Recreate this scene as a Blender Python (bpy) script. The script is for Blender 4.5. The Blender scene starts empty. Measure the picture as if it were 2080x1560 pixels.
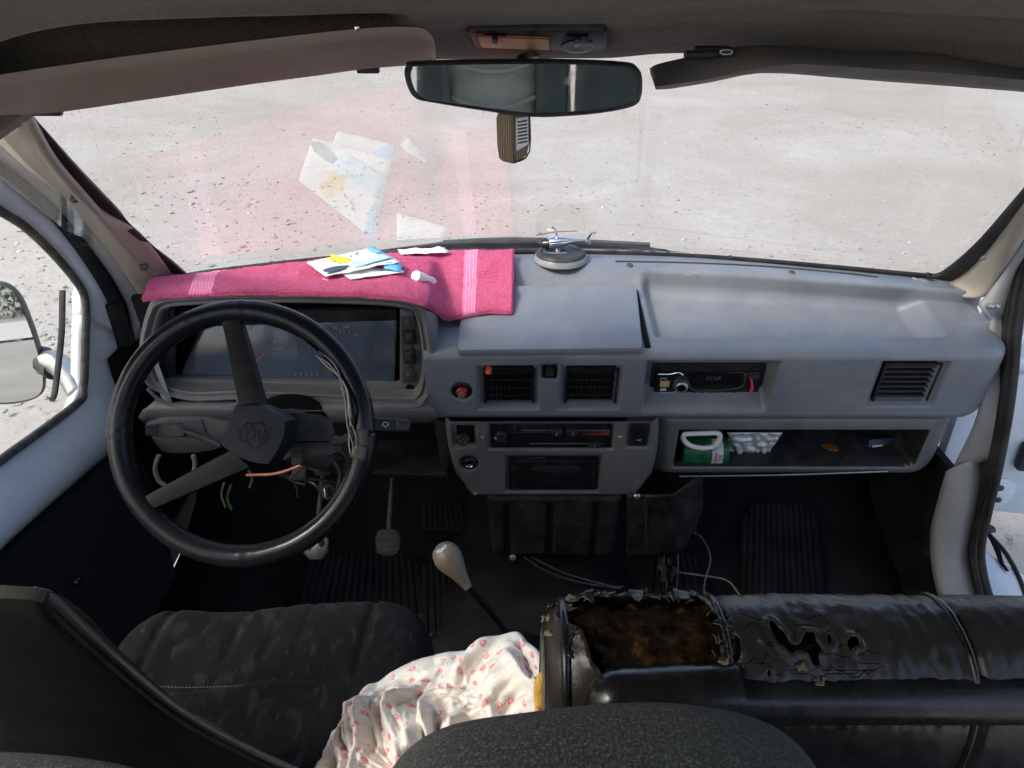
import bpy, bmesh, math, random
import numpy as np
from mathutils import Vector, Matrix, noise as mnoise
random.seed(7)
rng = np.random.default_rng(7)
R = math.radians
scene = bpy.context.scene

# ------------------------------------------------------------------ camera
FPX, PITCH = 1571.0, R(30)
CAM = Vector((0.0, 0.0, 2.0))
cd = bpy.data.cameras.new('camera')
cd.sensor_width = 36; cd.sensor_fit = 'HORIZONTAL'; cd.lens = 36 * FPX / 2080
cd.clip_start = 0.02; cd.clip_end = 2000
cam = bpy.data.objects.new('camera', cd)
scene.collection.objects.link(cam)
cam.location = CAM
cam.rotation_euler = (R(90) - PITCH, 0, 0)
scene.camera = cam

# ------------------------------------------------------------------ light
SUN_EL, SUN_AZ = R(46), R(238)      # azimuth clockwise from +Y (where the sun stands)
w = bpy.data.worlds.new('World'); scene.world = w; w.use_nodes = True
nt = w.node_tree; bgn = nt.nodes['Background']
sky = nt.nodes.new('ShaderNodeTexSky'); sky.sky_type = 'NISHITA'; sky.sun_disc = False
sky.sun_elevation = SUN_EL; sky.sun_rotation = SUN_AZ
sky.air_density = 1.0; sky.dust_density = 4.0; sky.ozone_density = 1.0
nt.links.new(sky.outputs[0], bgn.inputs[0]); bgn.inputs[1].default_value = 0.15
sl = bpy.data.lights.new('sun', 'SUN'); sl.energy = 1.6; sl.angle = R(12); sl.color = (1.0, .95, .87)
sun = bpy.data.objects.new('sun', sl); scene.collection.objects.link(sun)
sd = Vector((math.sin(SUN_AZ) * math.cos(SUN_EL), math.cos(SUN_AZ) * math.cos(SUN_EL), math.sin(SUN_EL)))
sun.rotation_euler = sd.to_track_quat('Z', 'Y').to_euler()
sun.location = (-6, -2, 8)
vs = scene.view_settings
vs.view_transform = 'Standard'; vs.look = 'None'; vs.gamma = 1.0; vs.use_curve_mapping = False
vs.exposure = 1.5
scene.render.engine = 'CYCLES'
scene.cycles.use_denoising = True
scene.cycles.max_bounces = 10; scene.cycles.diffuse_bounces = 5; scene.cycles.transparent_max_bounces = 12

# ------------------------------------------------------------------ rays through picture points
cT, sT = math.cos(PITCH), math.sin(PITCH)
def ray(px, py):
    a = (px - 1040) / FPX; b = (780 - py) / FPX
    return Vector((a, cT + b * sT, -sT + b * cT))
def atY(px, py, y): r = ray(px, py); return CAM + r * (y / r.y)
def atZ(px, py, z): r = ray(px, py); return CAM + r * ((z - CAM.z) / r.z)
def atX(px, py, x): r = ray(px, py); return CAM + r * (x / r.x)

# ------------------------------------------------------------------ objects
COL = scene.collection
WPOS = {}
def link(o, parent, wpos):
    COL.objects.link(o)
    WPOS[o.name] = Vector(wpos)
    if parent is not None:
        o.parent = parent
        o.location = Vector(wpos) - WPOS[parent.name]
    else:
        o.location = wpos
    return o
def thing(name, label, cat, loc, group=None):
    o = bpy.data.objects.new(name, None); o.empty_display_size = .05
    link(o, None, loc); o['label'] = label; o['category'] = cat
    if group: o['group'] = group
    return o
def tag(o, label, cat=None, group=None, kind=None):
    if label: o['label'] = label
    if cat: o['category'] = cat
    if group: o['group'] = group
    if kind: o['kind'] = kind
    return o
def mobj(name, verts, faces, mat, parent=None, sharp=35, uvs=None, smooth=True):
    V = np.array([tuple(v) for v in verts], dtype=float)
    c = (V.min(0) + V.max(0)) / 2
    me = bpy.data.meshes.new(name)
    me.from_pydata((V - c).tolist(), [], [tuple(int(i) for i in f) for f in faces])
    if uvs is not None:
        ul = me.uv_layers.new(name='UVMap')
        li = np.zeros(len(me.loops), dtype=np.int32); me.loops.foreach_get('vertex_index', li)
        ul.data.foreach_set('uv', np.array(uvs, dtype=np.float32)[li].ravel())
    me.validate(); me.update()
    if smooth:
        me.polygons.foreach_set('use_smooth', [True] * len(me.polygons))
        if sharp is not None: me.set_sharp_from_angle(angle=R(sharp))
    if mat: me.materials.append(mat)
    o = bpy.data.objects.new(name, me)
    return link(o, parent, c)
def bmobj(name, bm, mat, parent=None, sharp=35):
    bmesh.ops.recalc_face_normals(bm, faces=bm.faces[:])
    bm.verts.ensure_lookup_table(); bm.verts.index_update()
    vs_ = [v.co.copy() for v in bm.verts]; fs = [[v.index for v in f.verts] for f in bm.faces]
    bm.free()
    return mobj(name, vs_, fs, mat, parent, sharp)

class Fr:
    """a working plane: origin o, u right, v up the surface, n out of it"""
    def __init__(s, o, u, v):
        s.o = Vector(o); s.u = Vector(u).normalized(); v = Vector(v)
        s.v = (v - s.u * v.dot(s.u)).normalized(); s.n = s.u.cross(s.v).normalized()
    def p(s, u, v, n=0.0): return s.o + s.u * u + s.v * v + s.n * n
    def hit(s, px, py, n=0.0):
        r = ray(px, py); t = (s.o + s.n * n - CAM).dot(s.n) / r.dot(s.n)
        d = CAM + r * t - s.o
        return d.dot(s.u), d.dot(s.v)
    def at(s, px, py, n=0.0): u, v = s.hit(px, py, n); return s.p(u, v, n)
    def rect(s, x0, y0, x1, y1, n=0.0):
        a = s.hit(x0, y0, n); b = s.hit(x1, y1, n); c = s.hit(x0, y1, n); d = s.hit(x1, y0, n)
        return (a[0] + c[0]) / 2, (b[0] + d[0]) / 2, (b[1] + c[1]) / 2, (a[1] + d[1]) / 2
WF = Fr((0, 0, 0), (1, 0, 0), (0, 1, 0))

def fbox(name, F, u0, u1, v0, v1, n0, n1, mat, parent=None, bev=.002, seg=2):
    bm = bmesh.new()
    bmesh.ops.create_cube(bm, size=1)
    if bev: pass
    for v in bm.verts:
        v.co = Vector((u0 + (v.co.x + .5) * (u1 - u0), v0 + (v.co.y + .5) * (v1 - v0), n0 + (v.co.z + .5) * (n1 - n0)))
    if bev:
        b = min(bev, .45 * min(abs(u1 - u0), abs(v1 - v0), abs(n1 - n0)))
        bmesh.ops.bevel(bm, geom=bm.edges[:], offset=b, segments=seg, affect='EDGES', profile=.5)
    for v in bm.verts: v.co = F.p(v.co.x, v.co.y, v.co.z)
    return bmobj(name, bm, mat, parent)
def pbox(name, F, x0, y0, x1, y1, n0, n1, mat, parent=None, bev=.002):
    u0, u1, v0, v1 = F.rect(x0, y0, x1, y1, n1)
    return fbox(name, F, u0, u1, v0, v1, n0, n1, mat, parent, bev)
def wbox(name, c, s, mat, parent=None, bev=.003):
    return fbox(name, WF, c[0]-s[0]/2, c[0]+s[0]/2, c[1]-s[1]/2, c[1]+s[1]/2, c[2]-s[2]/2, c[2]+s[2]/2, mat, parent, bev)
def prism(name, F, pts, n0, n1, mat, parent=None, bev=.003, seg=2, sharp=35):
    """pts: list of (u,v); extruded n0..n1"""
    bm = bmesh.new()
    vs_ = [bm.verts.new((p[0], p[1], n0)) for p in pts]
    f = bm.faces.new(vs_)
    r = bmesh.ops.extrude_face_region(bm, geom=[f])
    for e in r['geom']:
        if isinstance(e, bmesh.types.BMVert): e.co.z = n1
    bmesh.ops.recalc_face_normals(bm, faces=bm.faces[:])
    if bev:
        ed = [e for e in bm.edges if abs(e.verts[0].co.z - e.verts[1].co.z) < 1e-7]
        bmesh.ops.bevel(bm, geom=ed, offset=bev, segments=seg, affect='EDGES', profile=.5, clamp_overlap=True)
    bmesh.ops.triangulate(bm, faces=[f for f in bm.faces if len(f.verts) > 4])
    for v in bm.verts: v.co = F.p(v.co.x, v.co.y, v.co.z)
    return bmobj(name, bm, mat, parent, sharp)
def pprism(name, F, pix, n0, n1, mat, parent=None, bev=.003, smooth=0, nref=None, sharp=35):
    pts = [F.hit(x, y, n1 if nref is None else nref) for x, y in pix]
    for _ in range(smooth): pts = chaikin(pts)
    return prism(name, F, pts, n0, n1, mat, parent, bev, sharp=sharp)
def chaikin(pts, closed=True):
    o = []; n = len(pts)
    rng_ = range(n) if closed else range(n - 1)
    if not closed: o.append(tuple(pts[0]))
    for i in rng_:
        a = np.array(pts[i], float); b = np.array(pts[(i + 1) % n], float)
        o.append(tuple(.75 * a + .25 * b)); o.append(tuple(.25 * a + .75 * b))
    if not closed: o.append(tuple(pts[-1]))
    return o
def spline(pts, n=8, closed=False):
    P = [Vector(p) for p in pts]; out = []
    m = len(P)
    for i in range(m if closed else m - 1):
        p1, p2 = P[i], P[(i + 1) % m]
        p0 = P[i - 1] if (closed or i > 0) else p1 * 2 - p2
        p3 = P[(i + 2) % m] if (closed or i + 2 < m) else p2 * 2 - p1
        for k in range(n):
            t = k / n; t2 = t * t; t3 = t2 * t
            out.append(.5 * ((2 * p1) + (p2 - p0) * t + (2 * p0 - 5 * p1 + 4 * p2 - p3) * t2 + (3 * p1 - p0 - 3 * p2 + p3) * t3))
    if not closed: out.append(P[-1])
    return out
def tube_geo(pts, rad, seg=8, closed=False, flat=1.0, base=0, up=None):
    P = [Vector(p) for p in pts]; n = len(P); V = []; F = []
    t0 = (P[1] - P[0]).normalized()
    nrm = Vector(up) if up is not None else t0.orthogonal()
    nrm = (nrm - t0 * nrm.dot(t0)).normalized()
    for i in range(n):
        if closed: t = (P[(i + 1) % n] - P[i - 1])
        else: t = (P[min(i + 1, n - 1)] - P[max(i - 1, 0)])
        t = t.normalized() if t.length > 1e-9 else t0
        nn = nrm - t * nrm.dot(t)
        nrm = nn.normalized() if nn.length > 1e-6 else t.orthogonal().normalized()
        b = t.cross(nrm)
        r = rad(i / max(1, n - 1)) if callable(rad) else rad
        for k in range(seg):
            a = 2 * math.pi * k / seg
            V.append(P[i] + nrm * (math.cos(a) * r * flat) + b * (math.sin(a) * r))
    for i in range(n if closed else n - 1):
        for k in range(seg):
            a = i * seg + k; b_ = i * seg + (k + 1) % seg
            c = ((i + 1) % n) * seg + (k + 1) % seg; d = ((i + 1) % n) * seg + k
            F.append((a + base, b_ + base, c + base, d + base))
    if not closed:
        F.append(tuple(base + k for k in reversed(range(seg))))
        F.append(tuple(base + (n - 1) * seg + k for k in range(seg)))
    return V, F
def tube(name, pts, rad, mat, parent=None, seg=8, closed=False, sm=6, flat=1.0, up=None, sharp=50):
    if sm: pts = spline(pts, sm, closed)
    V, F = tube_geo(pts, rad, seg, closed, flat, 0, up)
    return mobj(name, V, F, mat, parent, sharp)
def loft(name, loops, mat, parent=None, cap0=True, cap1=True, sharp=35):
    V = []; F = []; n = len(loops[0])
    for L in loops: V += [Vector(p) for p in L]
    for j in range(len(loops) - 1):
        for k in range(n):
            F.append((j*n+k, j*n+(k+1) % n, (j+1)*n+(k+1) % n, (j+1)*n+k))
    bm = bmesh.new()
    bv = [bm.verts.new(v) for v in V]
    for f in F:
        try: bm.faces.new([bv[i] for i in f])
        except ValueError: pass
    if cap0: bm.faces.new([bv[i] for i in range(n)])
    if cap1: bm.faces.new([bv[(len(loops)-1)*n + i] for i in range(n)])
    bmesh.ops.triangulate(bm, faces=[f for f in bm.faces if len(f.verts) > 4])
    return bmobj(name, bm, mat, parent, sharp)
def lathe(name, F, prof, mat, parent=None, seg=32, sharp=35):
    """prof: (radius, n) along F.n, closed at ends when radius 0"""
    loops = []
    for r, h in prof:
        r = max(r, 1e-5)
        loops.append([F.p(math.cos(2*math.pi*k/seg)*r, math.sin(2*math.pi*k/seg)*r, h) for k in range(seg)])
    return loft(name, loops, mat, parent, True, True, sharp)
def grid(name, pts, mat, parent=None, uvs=None, thick=0, sharp=None, mask=None):
    nv, nu = len(pts), len(pts[0])
    V = [p for row in pts for p in row]
    F = []
    for j in range(nv - 1):
        for i in range(nu - 1):
            if mask is not None and not mask[j][i]: continue
            F.append((j*nu+i, j*nu+i+1, (j+1)*nu+i+1, (j+1)*nu+i))
    if uvs is None:
        uvs = [(i/(nu-1), j/(nv-1)) for j in range(nv) for i in range(nu)]
    o = mobj(name, V, F, mat, parent, sharp, uvs)
    if mask is not None:
        bm = bmesh.new(); bm.from_mesh(o.data)
        bmesh.ops.delete(bm, geom=[v for v in bm.verts if not v.link_faces], context='VERTS')
        bm.to_mesh(o.data); bm.free()
    if thick:
        m = o.modifiers.new('thick', 'SOLIDIFY'); m.thickness = thick; m.offset = -1
    return o
def rbox_geo(c, h, p=5, n=10, deform=None):
    V = []; F = []; key = {}
    def vid(q):
        k = (round(q[0], 5), round(q[1], 5), round(q[2], 5))
        if k not in key:
            key[k] = len(V); V.append(q)
        return key[k]
    for ax in range(3):
        for sg in (-1, 1):
            for i in range(n):
                for j in range(n):
                    quad = []
                    for (di, dj) in ((0,0),(1,0),(1,1),(0,1)):
                        a = -1 + 2*(i+di)/n; b = -1 + 2*(j+dj)/n
                        q = [0,0,0]; q[ax] = sg; q[(ax+1)%3] = a; q[(ax+2)%3] = b
                        quad.append(vid(tuple(q)))
                    F.append(quad if sg > 0 else quad[::-1])
    out = []
    for q in V:
        v = np.array(q); v = v / (np.sum(np.abs(v)**p))**(1/p)
        w_ = Vector((c[0]+v[0]*h[0], c[1]+v[1]*h[1], c[2]+v[2]*h[2]))
        if deform: w_ = deform(w_, v)
        out.append(w_)
    return out, F
def rbox(name, c, h, mat, parent=None, p=5, n=10, deform=None, rot=None):
    V, F = rbox_geo(c, h, p, n, deform)
    if rot is not None:
        cc = Vector(c); V = [cc + rot @ (v - cc) for v in V]
    return mobj(name, V, F, mat, parent, None)
def text(name, s, size, F, u, v, n, mat, parent=None, rot=0, ext=.0004, bold=0):
    cu = bpy.data.curves.new(name, 'FONT'); cu.body = s; cu.size = size; cu.extrude = ext; cu.offset = bold
    cu.align_x = 'CENTER'; cu.align_y = 'CENTER'; cu.resolution_u = 3
    ob = bpy.data.objects.new(name, cu); COL.objects.link(ob)
    dg = bpy.context.evaluated_depsgraph_get()
    me = bpy.data.meshes.new_from_object(ob.evaluated_get(dg))
    bpy.data.objects.remove(ob); bpy.data.curves.remove(cu)
    c, s_ = math.cos(rot), math.sin(rot)
    V = [F.p(u + q.co.x*c - q.co.y*s_, v + q.co.x*s_ + q.co.y*c, n + q.co.z) for q in me.vertices]
    Fa = [list(p.vertices) for p in me.polygons]
    bpy.data.meshes.remove(me)
    return mobj(name, V, Fa, mat, parent, smooth=False)
def S(t, w):
    if w <= 0: return 1.0 if t > 0 else 0.0
    t = min(1, max(0, t / w)); return t*t*(3-2*t)
def lerp(a, b, t): return a + (b - a) * t
def interp(x, xs, ys): return float(np.interp(x, xs, ys))
def nz(x, y, z, s=1.0): return mnoise.noise(Vector((x*s, y*s, z*s)))

# ------------------------------------------------------------------ materials
def newmat(name):
    m = bpy.data.materials.new(name); m.use_nodes = True
    nt = m.node_tree; b = nt.nodes['Principled BSDF']
    return m, nt, b
def N(nt, t, **k):
    n = nt.nodes.new(t)
    for a, v in k.items(): setattr(n, a, v)
    return n
def ramp(nt, fac, stops):
    r = N(nt, 'ShaderNodeValToRGB'); el = r.color_ramp.elements
    el[0].position, el[0].color = stops[0][0], (*stops[0][1], 1)
    el[1].position, el[1].color = stops[-1][0], (*stops[-1][1], 1)
    for p, c in stops[1:-1]:
        e = el.new(p); e.color = (*c, 1)
    nt.links.new(fac, r.inputs[0]); return r.outputs[0]
def math_(nt, op, a, b=None):
    n = N(nt, 'ShaderNodeMath', operation=op)
    for i, x in enumerate((a, b)):
        if x is None: continue
        if isinstance(x, (int, float)): n.inputs[i].default_value = x
        else: nt.links.new(x, n.inputs[i])
    return n.outputs[0]
def mixc(nt, fac, a, b):
    n = N(nt, 'ShaderNodeMix', data_type='RGBA')
    for i, x in ((0, fac), (6, a), (7, b)):
        if isinstance(x, (int, float)): n.inputs[i].default_value = x
        elif isinstance(x, tuple): n.inputs[i].default_value = (*x, 1)
        else: nt.links.new(x, n.inputs[i])
    return n.outputs[2]
def noise(nt, scale, detail=4, rough=.55, vec=None, dist=0):
    n = N(nt, 'ShaderNodeTexNoise'); n.inputs['Scale'].default_value = scale
    n.inputs['Detail'].default_value = detail; n.inputs['Roughness'].default_value = rough
    n.inputs['Distortion'].default_value = dist
    if vec is None:
        tc = N(nt, 'ShaderNodeTexCoord'); vec = tc.outputs['Object']
    nt.links.new(vec, n.inputs['Vector']); return n.outputs['Fac']
def bumpn(nt, b, h, strength, dist=.002):
    n = N(nt, 'ShaderNodeBump'); n.inputs['Strength'].default_value = strength; n.inputs['Distance'].default_value = dist
    nt.links.new(h, n.inputs['Height']); nt.links.new(n.outputs[0], b.inputs['Normal'])
def pmat(name, base, rough=.5, var=.18, vs_=7, bump=.25, bs=450, metal=0, spec=.5, dust=None, damt=.3, ds=9, coat=0, rv=.12, sheen=0, detail=6):
    m, nt, b = newmat(name)
    lo = tuple(max(0, c*(1-var)) for c in base); hi = tuple(min(1, c*(1+var)) for c in base)
    col = ramp(nt, noise(nt, vs_, detail, .6), [(.3, lo), (.7, hi)])
    if dust:
        f = ramp(nt, noise(nt, ds, 8, .7, dist=.4), [(.45, (0,0,0)), (.75, (damt,)*3)])
        col = mixc(nt, f, col, dust)
    nt.links.new(col, b.inputs['Base Color'])
    rr = ramp(nt, noise(nt, vs_*2.3, 5, .6), [(.3, (max(.02, rough-rv),)*3), (.7, (min(1, rough+rv),)*3)])
    nt.links.new(rr, b.inputs['Roughness'])
    b.inputs['Metallic'].default_value = metal; b.inputs['Specular IOR Level'].default_value = spec
    b.inputs['Coat Weight'].default_value = coat; b.inputs['Coat Roughness'].default_value = .15
    if sheen:
        b.inputs['Sheen Weight'].default_value = sheen; b.inputs['Sheen Roughness'].default_value = .5
    if bump: bumpn(nt, b, noise(nt, bs, 3, .6), bump, .0012)
    return m
M = {}
DUST = (.30, .28, .25)
M['dash'] = pmat('dash_plastic', (.160, .174, .198), .38, .10, 5, .28, 600, dust=(.30, .29, .275), damt=.45, ds=7, rv=.10)
def wear(m, col, amt):
    nt = m.node_tree; b = nt.nodes['Principled BSDF']; src = b.inputs['Base Color'].links[0].from_socket
    tc = N(nt, 'ShaderNodeTexCoord').outputs['Object']
    for sc, rot in (((9, 160, 30), .3), ((120, 14, 60), -.5)):
        mp = N(nt, 'ShaderNodeMapping'); mp.inputs['Scale'].default_value = sc; mp.inputs['Rotation'].default_value = (rot, rot*.6, rot)
        nt.links.new(tc, mp.inputs[0])
        f = ramp(nt, noise(nt, 1.0, 3, .6, mp.outputs[0]), [(.66, (0,)*3), (.74, (amt,)*3)])
        src = mixc(nt, f, src, col)
    f = ramp(nt, noise(nt, 26, 8, .8, tc), [(.52, (0,)*3), (.72, (amt*.9,)*3)])
    src = mixc(nt, f, src, tuple(c*.55 for c in col))
    nt.links.new(src, b.inputs['Base Color'])
wear(M['dash'], (.32, .315, .30), .38)
M['dash_dark'] = pmat('dash_plastic_lower', (.115, .117, .122), .52, .14, 8, .22, 600, dust=(.21, .195, .17), damt=.45, ds=10)
wear(M['dash_dark'], (.30, .28, .25), .3)
M['black'] = pmat('black_plastic', (.016, .017, .019), .42, .3, 12, .2, 500, dust=(.12, .115, .10), damt=.3, ds=25, spec=0.25)
M['black_gloss'] = pmat('black_gloss', (.010, .011, .013), .16, .2, 20, .03, 300, dust=(.10, .10, .095), damt=.12, ds=30, rv=.06)
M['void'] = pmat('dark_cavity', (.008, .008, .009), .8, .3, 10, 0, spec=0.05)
M['darkgrey'] = pmat('dark_grey_plastic', (.03, .031, .034), .5, .2, 10, .2, 500, dust=(.13, .12, .11), damt=.4, ds=18, spec=0.3)
M['grime'] = pmat('grimy_plastic', (.05, .052, .052), .6, .3, 20, .3, 300, dust=(.18, .165, .14), damt=.5, ds=30, spec=.2)
M['rubber'] = pmat('black_rubber', (.013, .013, .014), .55, .25, 14, .25, 350, dust=(.10, .095, .085), damt=.35, ds=16, spec=0.3)
M['rib_rubber'] = pmat('rubber_mat', (.009, .0095, .0105), .55, .3, 12, .3, 300, dust=(.05, .047, .043), damt=.4, ds=9, spec=0.15)
M['floor'] = pmat('floor_lining', (.010, .010, .0115), .8, .35, 9, .4, 200, dust=(.04, .037, .034), damt=.4, ds=7, spec=0.1)
M['carpet'] = pmat('door_fabric', (.010, .0105, .0115), .9, .3, 40, .5, 500, sheen=.08, spec=0.1)
M['headliner'] = pmat('headliner_fabric', (.088, .068, .053), .95, .28, 130, .9, 380, sheen=.25, spec=.1)
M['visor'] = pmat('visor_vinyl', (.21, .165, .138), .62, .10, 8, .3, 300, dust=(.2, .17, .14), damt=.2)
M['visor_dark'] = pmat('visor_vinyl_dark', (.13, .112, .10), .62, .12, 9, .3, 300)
M['beige'] = pmat('pillar_trim', (.33, .29, .245), .55, .10, 7, .2, 400, dust=(.25, .21, .17), damt=.35, ds=10)
M['pillar_grey'] = pmat('pillar_paint', (.27, .275, .285), .5, .10, 8, .15, 300, dust=(.18, .165, .15), damt=.35, ds=12)
M['white_paint'] = pmat('white_paint', (.72, .78, .85), .28, .06, 5, .05, 120, dust=(.33, .31, .28), damt=.22, ds=8, coat=.4, rv=.08)
M['glass_trim'] = pmat('window_rubber', (.06, .06, .055), .6, .4, 30, .4, 260, dust=(.3, .28, .24), damt=.6, ds=24)
M['metal'] = pmat('bare_metal', (.42, .42, .42), .38, .25, 30, .2, 300, metal=.9, dust=(.16, .13, .1), damt=.5, ds=30)
M['chrome'] = pmat('chrome', (.75, .76, .78), .14, .05, 20, 0, metal=1, rv=.05)
M['rust'] = pmat('dark_metal', (.09, .075, .062), .6, .4, 40, .4, 260, metal=.5)
M['leather'] = pmat('worn_leather', (.022, .019, .016), .33, .2, 9, .35, 240, dust=(.07, .06, .05), damt=.25, ds=7, rv=.08, spec=0.4)
M['vinyl'] = pmat('black_vinyl', (.010, .010, .011), .26, .3, 14, .12, 180, dust=(.05, .045, .04), damt=.25, ds=12)
M['rim'] = pmat('wheel_leather', (.008, .009, .011), .24, .2, 20, .08, 320, dust=(.05, .05, .05), damt=.08, ds=16, rv=.05, spec=.22)
M['rim_inner'] = pmat('wheel_cover_lining', (.30, .29, .26), .8, .3, 50, .5, 300)
M['thread'] = pmat('stitch_thread', (.10, .10, .10), .8, .2, 60, .2, 400)
M['spoke'] = pmat('wheel_spoke', (.007, .0073, .0085), .45, .3, 25, .25, 300, dust=(.04, .038, .036), damt=.35, ds=40, spec=0.12)
M['hub'] = pmat('hub_pad', (.008, .010, .015), .5, .12, 14, .3, 500, dust=(.03, .033, .04), damt=.3, ds=20, spec=0.16)
M['piping'] = pmat('seat_piping', (.05, .048, .045), .4, .2, 30, .2, 300)
M['backrest'] = pmat('seat_back_vinyl', (.0095, .0085, .0078), .55, .25, 8, .3, 260, dust=(.025, .022, .02), damt=.3, ds=9, spec=0.15)
M['white'] = pmat('white_plastic', (.72, .71, .72), .35, .06, 20, .05, 200)
M['paper'] = pmat('white_paper', (.80, .80, .80), .6, .04, 30, .1, 200)
M['paper_blue'] = pmat('blue_print', (.12, .42, .75), .55, .15, 30, .1, 200)
M['paper_cyan'] = pmat('pale_blue_print', (.45, .70, .82), .55, .12, 30, .1, 200)
M['yellow'] = pmat('yellow_print', (.85, .58, .03), .55, .12, 40, .1, 200)
M['ink'] = pmat('dark_print', (.05, .06, .10), .55, .2, 40, 0)
M['green'] = pmat('green_tin', (.010, .105, .045), .3, .15, 20, .05, 200)
M['red_print'] = pmat('red_print', (.45, .03, .05), .5, .15, 40, 0)
M['red'] = pmat('red_plastic', (.30, .03, .03), .4, .2, 40, .1, 300)
M['redtag'] = pmat('red_tag', (.75, .06, .09), .4, .15, 30, .1, 300)
M['orange'] = pmat('orange_plastic', (.80, .14, .05), .4, .15, 40, .1, 300)
M['amber'] = pmat('amber_bottle', (.16, .055, .012), .25, .3, 30, .1, 200)
M['navy'] = pmat('navy_card', (.012, .018, .05), .5, .2, 25, .1, 200)
M['knob'] = pmat('knob_plastic', (.18, .145, .11), .5, .18, 30, .2, 300, dust=(.1, .08, .06), damt=.35, ds=40)
M['gold'] = pmat('yellow_button', (.52, .38, .16), .4, .15, 40, 0)
M['lens'] = pmat('amber_lens', (.42, .27, .13), .4, .15, 30, .3, 250)
M['label'] = pmat('label_white', (.55, .58, .62), .55, .08, 40, 0)
M['lcd'] = pmat('lcd_grey', (.10, .11, .115), .4, .15, 40, 0)
M['dial'] = pmat('dial_marks', (.30, .33, .36), .5, .1, 40, 0)
M['wire'] = pmat('wire_insulation', (.20, .185, .15), .5, .2, 30, 0)
M['copper'] = pmat('copper_wire', (.55, .20, .10), .4, .2, 30, 0)
M['foam'] = None
def special():
    # thin window pane: partly mirror, otherwise clear
    def pane(name, f0, tint=(1, 1, 1), dirt=0.0):
        m = bpy.data.materials.new(name); m.use_nodes = True; nt = m.node_tree
        nt.nodes.remove(nt.nodes['Principled BSDF']); out = nt.nodes['Material Output']
        tr = N(nt, 'ShaderNodeBsdfTransparent'); tr.inputs[0].default_value = (*tint, 1)
        gl = N(nt, 'ShaderNodeBsdfGlossy'); gl.inputs['Roughness'].default_value = .004
        ge = N(nt, 'ShaderNodeNewGeometry'); dt = N(nt, 'ShaderNodeVectorMath', operation='DOT_PRODUCT')
        nt.links.new(ge.outputs['Normal'], dt.inputs[0]); nt.links.new(ge.outputs['Incoming'], dt.inputs[1])
        k = math_(nt, 'SUBTRACT', 1.0, math_(nt, 'ABSOLUTE', dt.outputs['Value']))
        f = math_(nt, 'ADD', math_(nt, 'MULTIPLY', math_(nt, 'POWER', k, 5.0), 1 - f0), f0)
        mx = N(nt, 'ShaderNodeMixShader'); nt.links.new(f, mx.inputs[0])
        nt.links.new(tr.outputs[0], mx.inputs[1]); nt.links.new(gl.outputs[0], mx.inputs[2])
        last = mx
        if dirt:
            df = N(nt, 'ShaderNodeBsdfTranslucent'); df.inputs[0].default_value = (.8, .8, .78, 1)
            d2 = N(nt, 'ShaderNodeMixShader')
            dn = ramp(nt, noise(nt, 5, 8, .7), [(.4, (0,0,0)), (.8, (dirt,)*3)])
            nt.links.new(dn, d2.inputs[0]); nt.links.new(mx.outputs[0], d2.inputs[1]); nt.links.new(df.outputs[0], d2.inputs[2])
            last = d2
        nt.links.new(last.outputs[0], out.inputs[0]); return m
    M['windscreen'] = pane('windscreen_glass', .17, (.95, .97, .97), .03)
    M['pane'] = pane('side_glass', .07, (.94, .97, .96), .03)
    m, nt, b = newmat('mirror_glass')
    b.inputs['Base Color'].default_value = (.62, .64, .63, 1); b.inputs['Metallic'].default_value = 1; b.inputs['Roughness'].default_value = .015
    nt.links.new(ramp(nt, noise(nt, 30, 8, .8), [(.5, (.01,)*3), (.9, (.14,)*3)]), b.inputs['Roughness'])
    M['mirror'] = m
    # gravel
    m, nt, b = newmat('dusty_gravel')
    tc = N(nt, 'ShaderNodeTexCoord').outputs['Object']
    big = noise(nt, .45, 7, .7, tc, .6); mid = noise(nt, 4, 8, .65, tc); fine = noise(nt, 24, 7, .8, tc); grit = noise(nt, 75, 5, .75, tc)
    c = ramp(nt, big, [(.32, (.245, .228, .205)), (.47, (.285, .268, .246)), (.56, (.305, .292, .274)), (.70, (.345, .333, .316))])
    c = mixc(nt, ramp(nt, mid, [(.35, (0,)*3), (.75, (.5,)*3)]), c, (.255, .235, .205))
    c = mixc(nt, ramp(nt, fine, [(.54, (0,)*3), (.64, (.75,)*3)]), c, (.16, .155, .15))
    c = mixc(nt, ramp(nt, fine, [(.26, (.5,)*3), (.40, (0,)*3)]), c, (.42, .41, .40))
    c = mixc(nt, ramp(nt, grit, [(.55, (0,)*3), (.66, (.6,)*3)]), c, (.17, .165, .16))
    nt.links.new(c, b.inputs['Base Color']); b.inputs['Roughness'].default_value = .95; b.inputs['Specular IOR Level'].default_value = .1
    h = math_(nt, 'ADD', math_(nt, 'MULTIPLY', fine, .6), math_(nt, 'MULTIPLY', mid, .8))
    bumpn(nt, b, h, .45, .02)
    M['gravel'] = m
    m, nt, b = newmat('stone')
    g = N(nt, 'ShaderNodeNewGeometry')
    nt.links.new(ramp(nt, g.outputs['Random Per Island'], [(0, (.17, .16, .15)), (.4, (.225, .215, .203)), (.8, (.275, .264, .25)), (1, (.36, .345, .33))]), b.inputs['Base Color'])
    b.inputs['Roughness'].default_value = .9; bumpn(nt, b, noise(nt, 120, 4), .4, .004)
    M['stone'] = m
    # towel
    m, nt, b = newmat('pink_terry')
    uv = N(nt, 'ShaderNodeTexCoord').outputs['UV']
    sx = N(nt, 'ShaderNodeSeparateXYZ'); nt.links.new(uv, sx.inputs[0]); U = sx.outputs[0]
    lo = noise(nt, 55, 4, .7); hi = noise(nt, 190, 5, .8)
    c = ramp(nt, hi, [(.32, (.58, .035, .14)), (.5, (.86, .11, .27)), (.72, (.95, .26, .42))])
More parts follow.
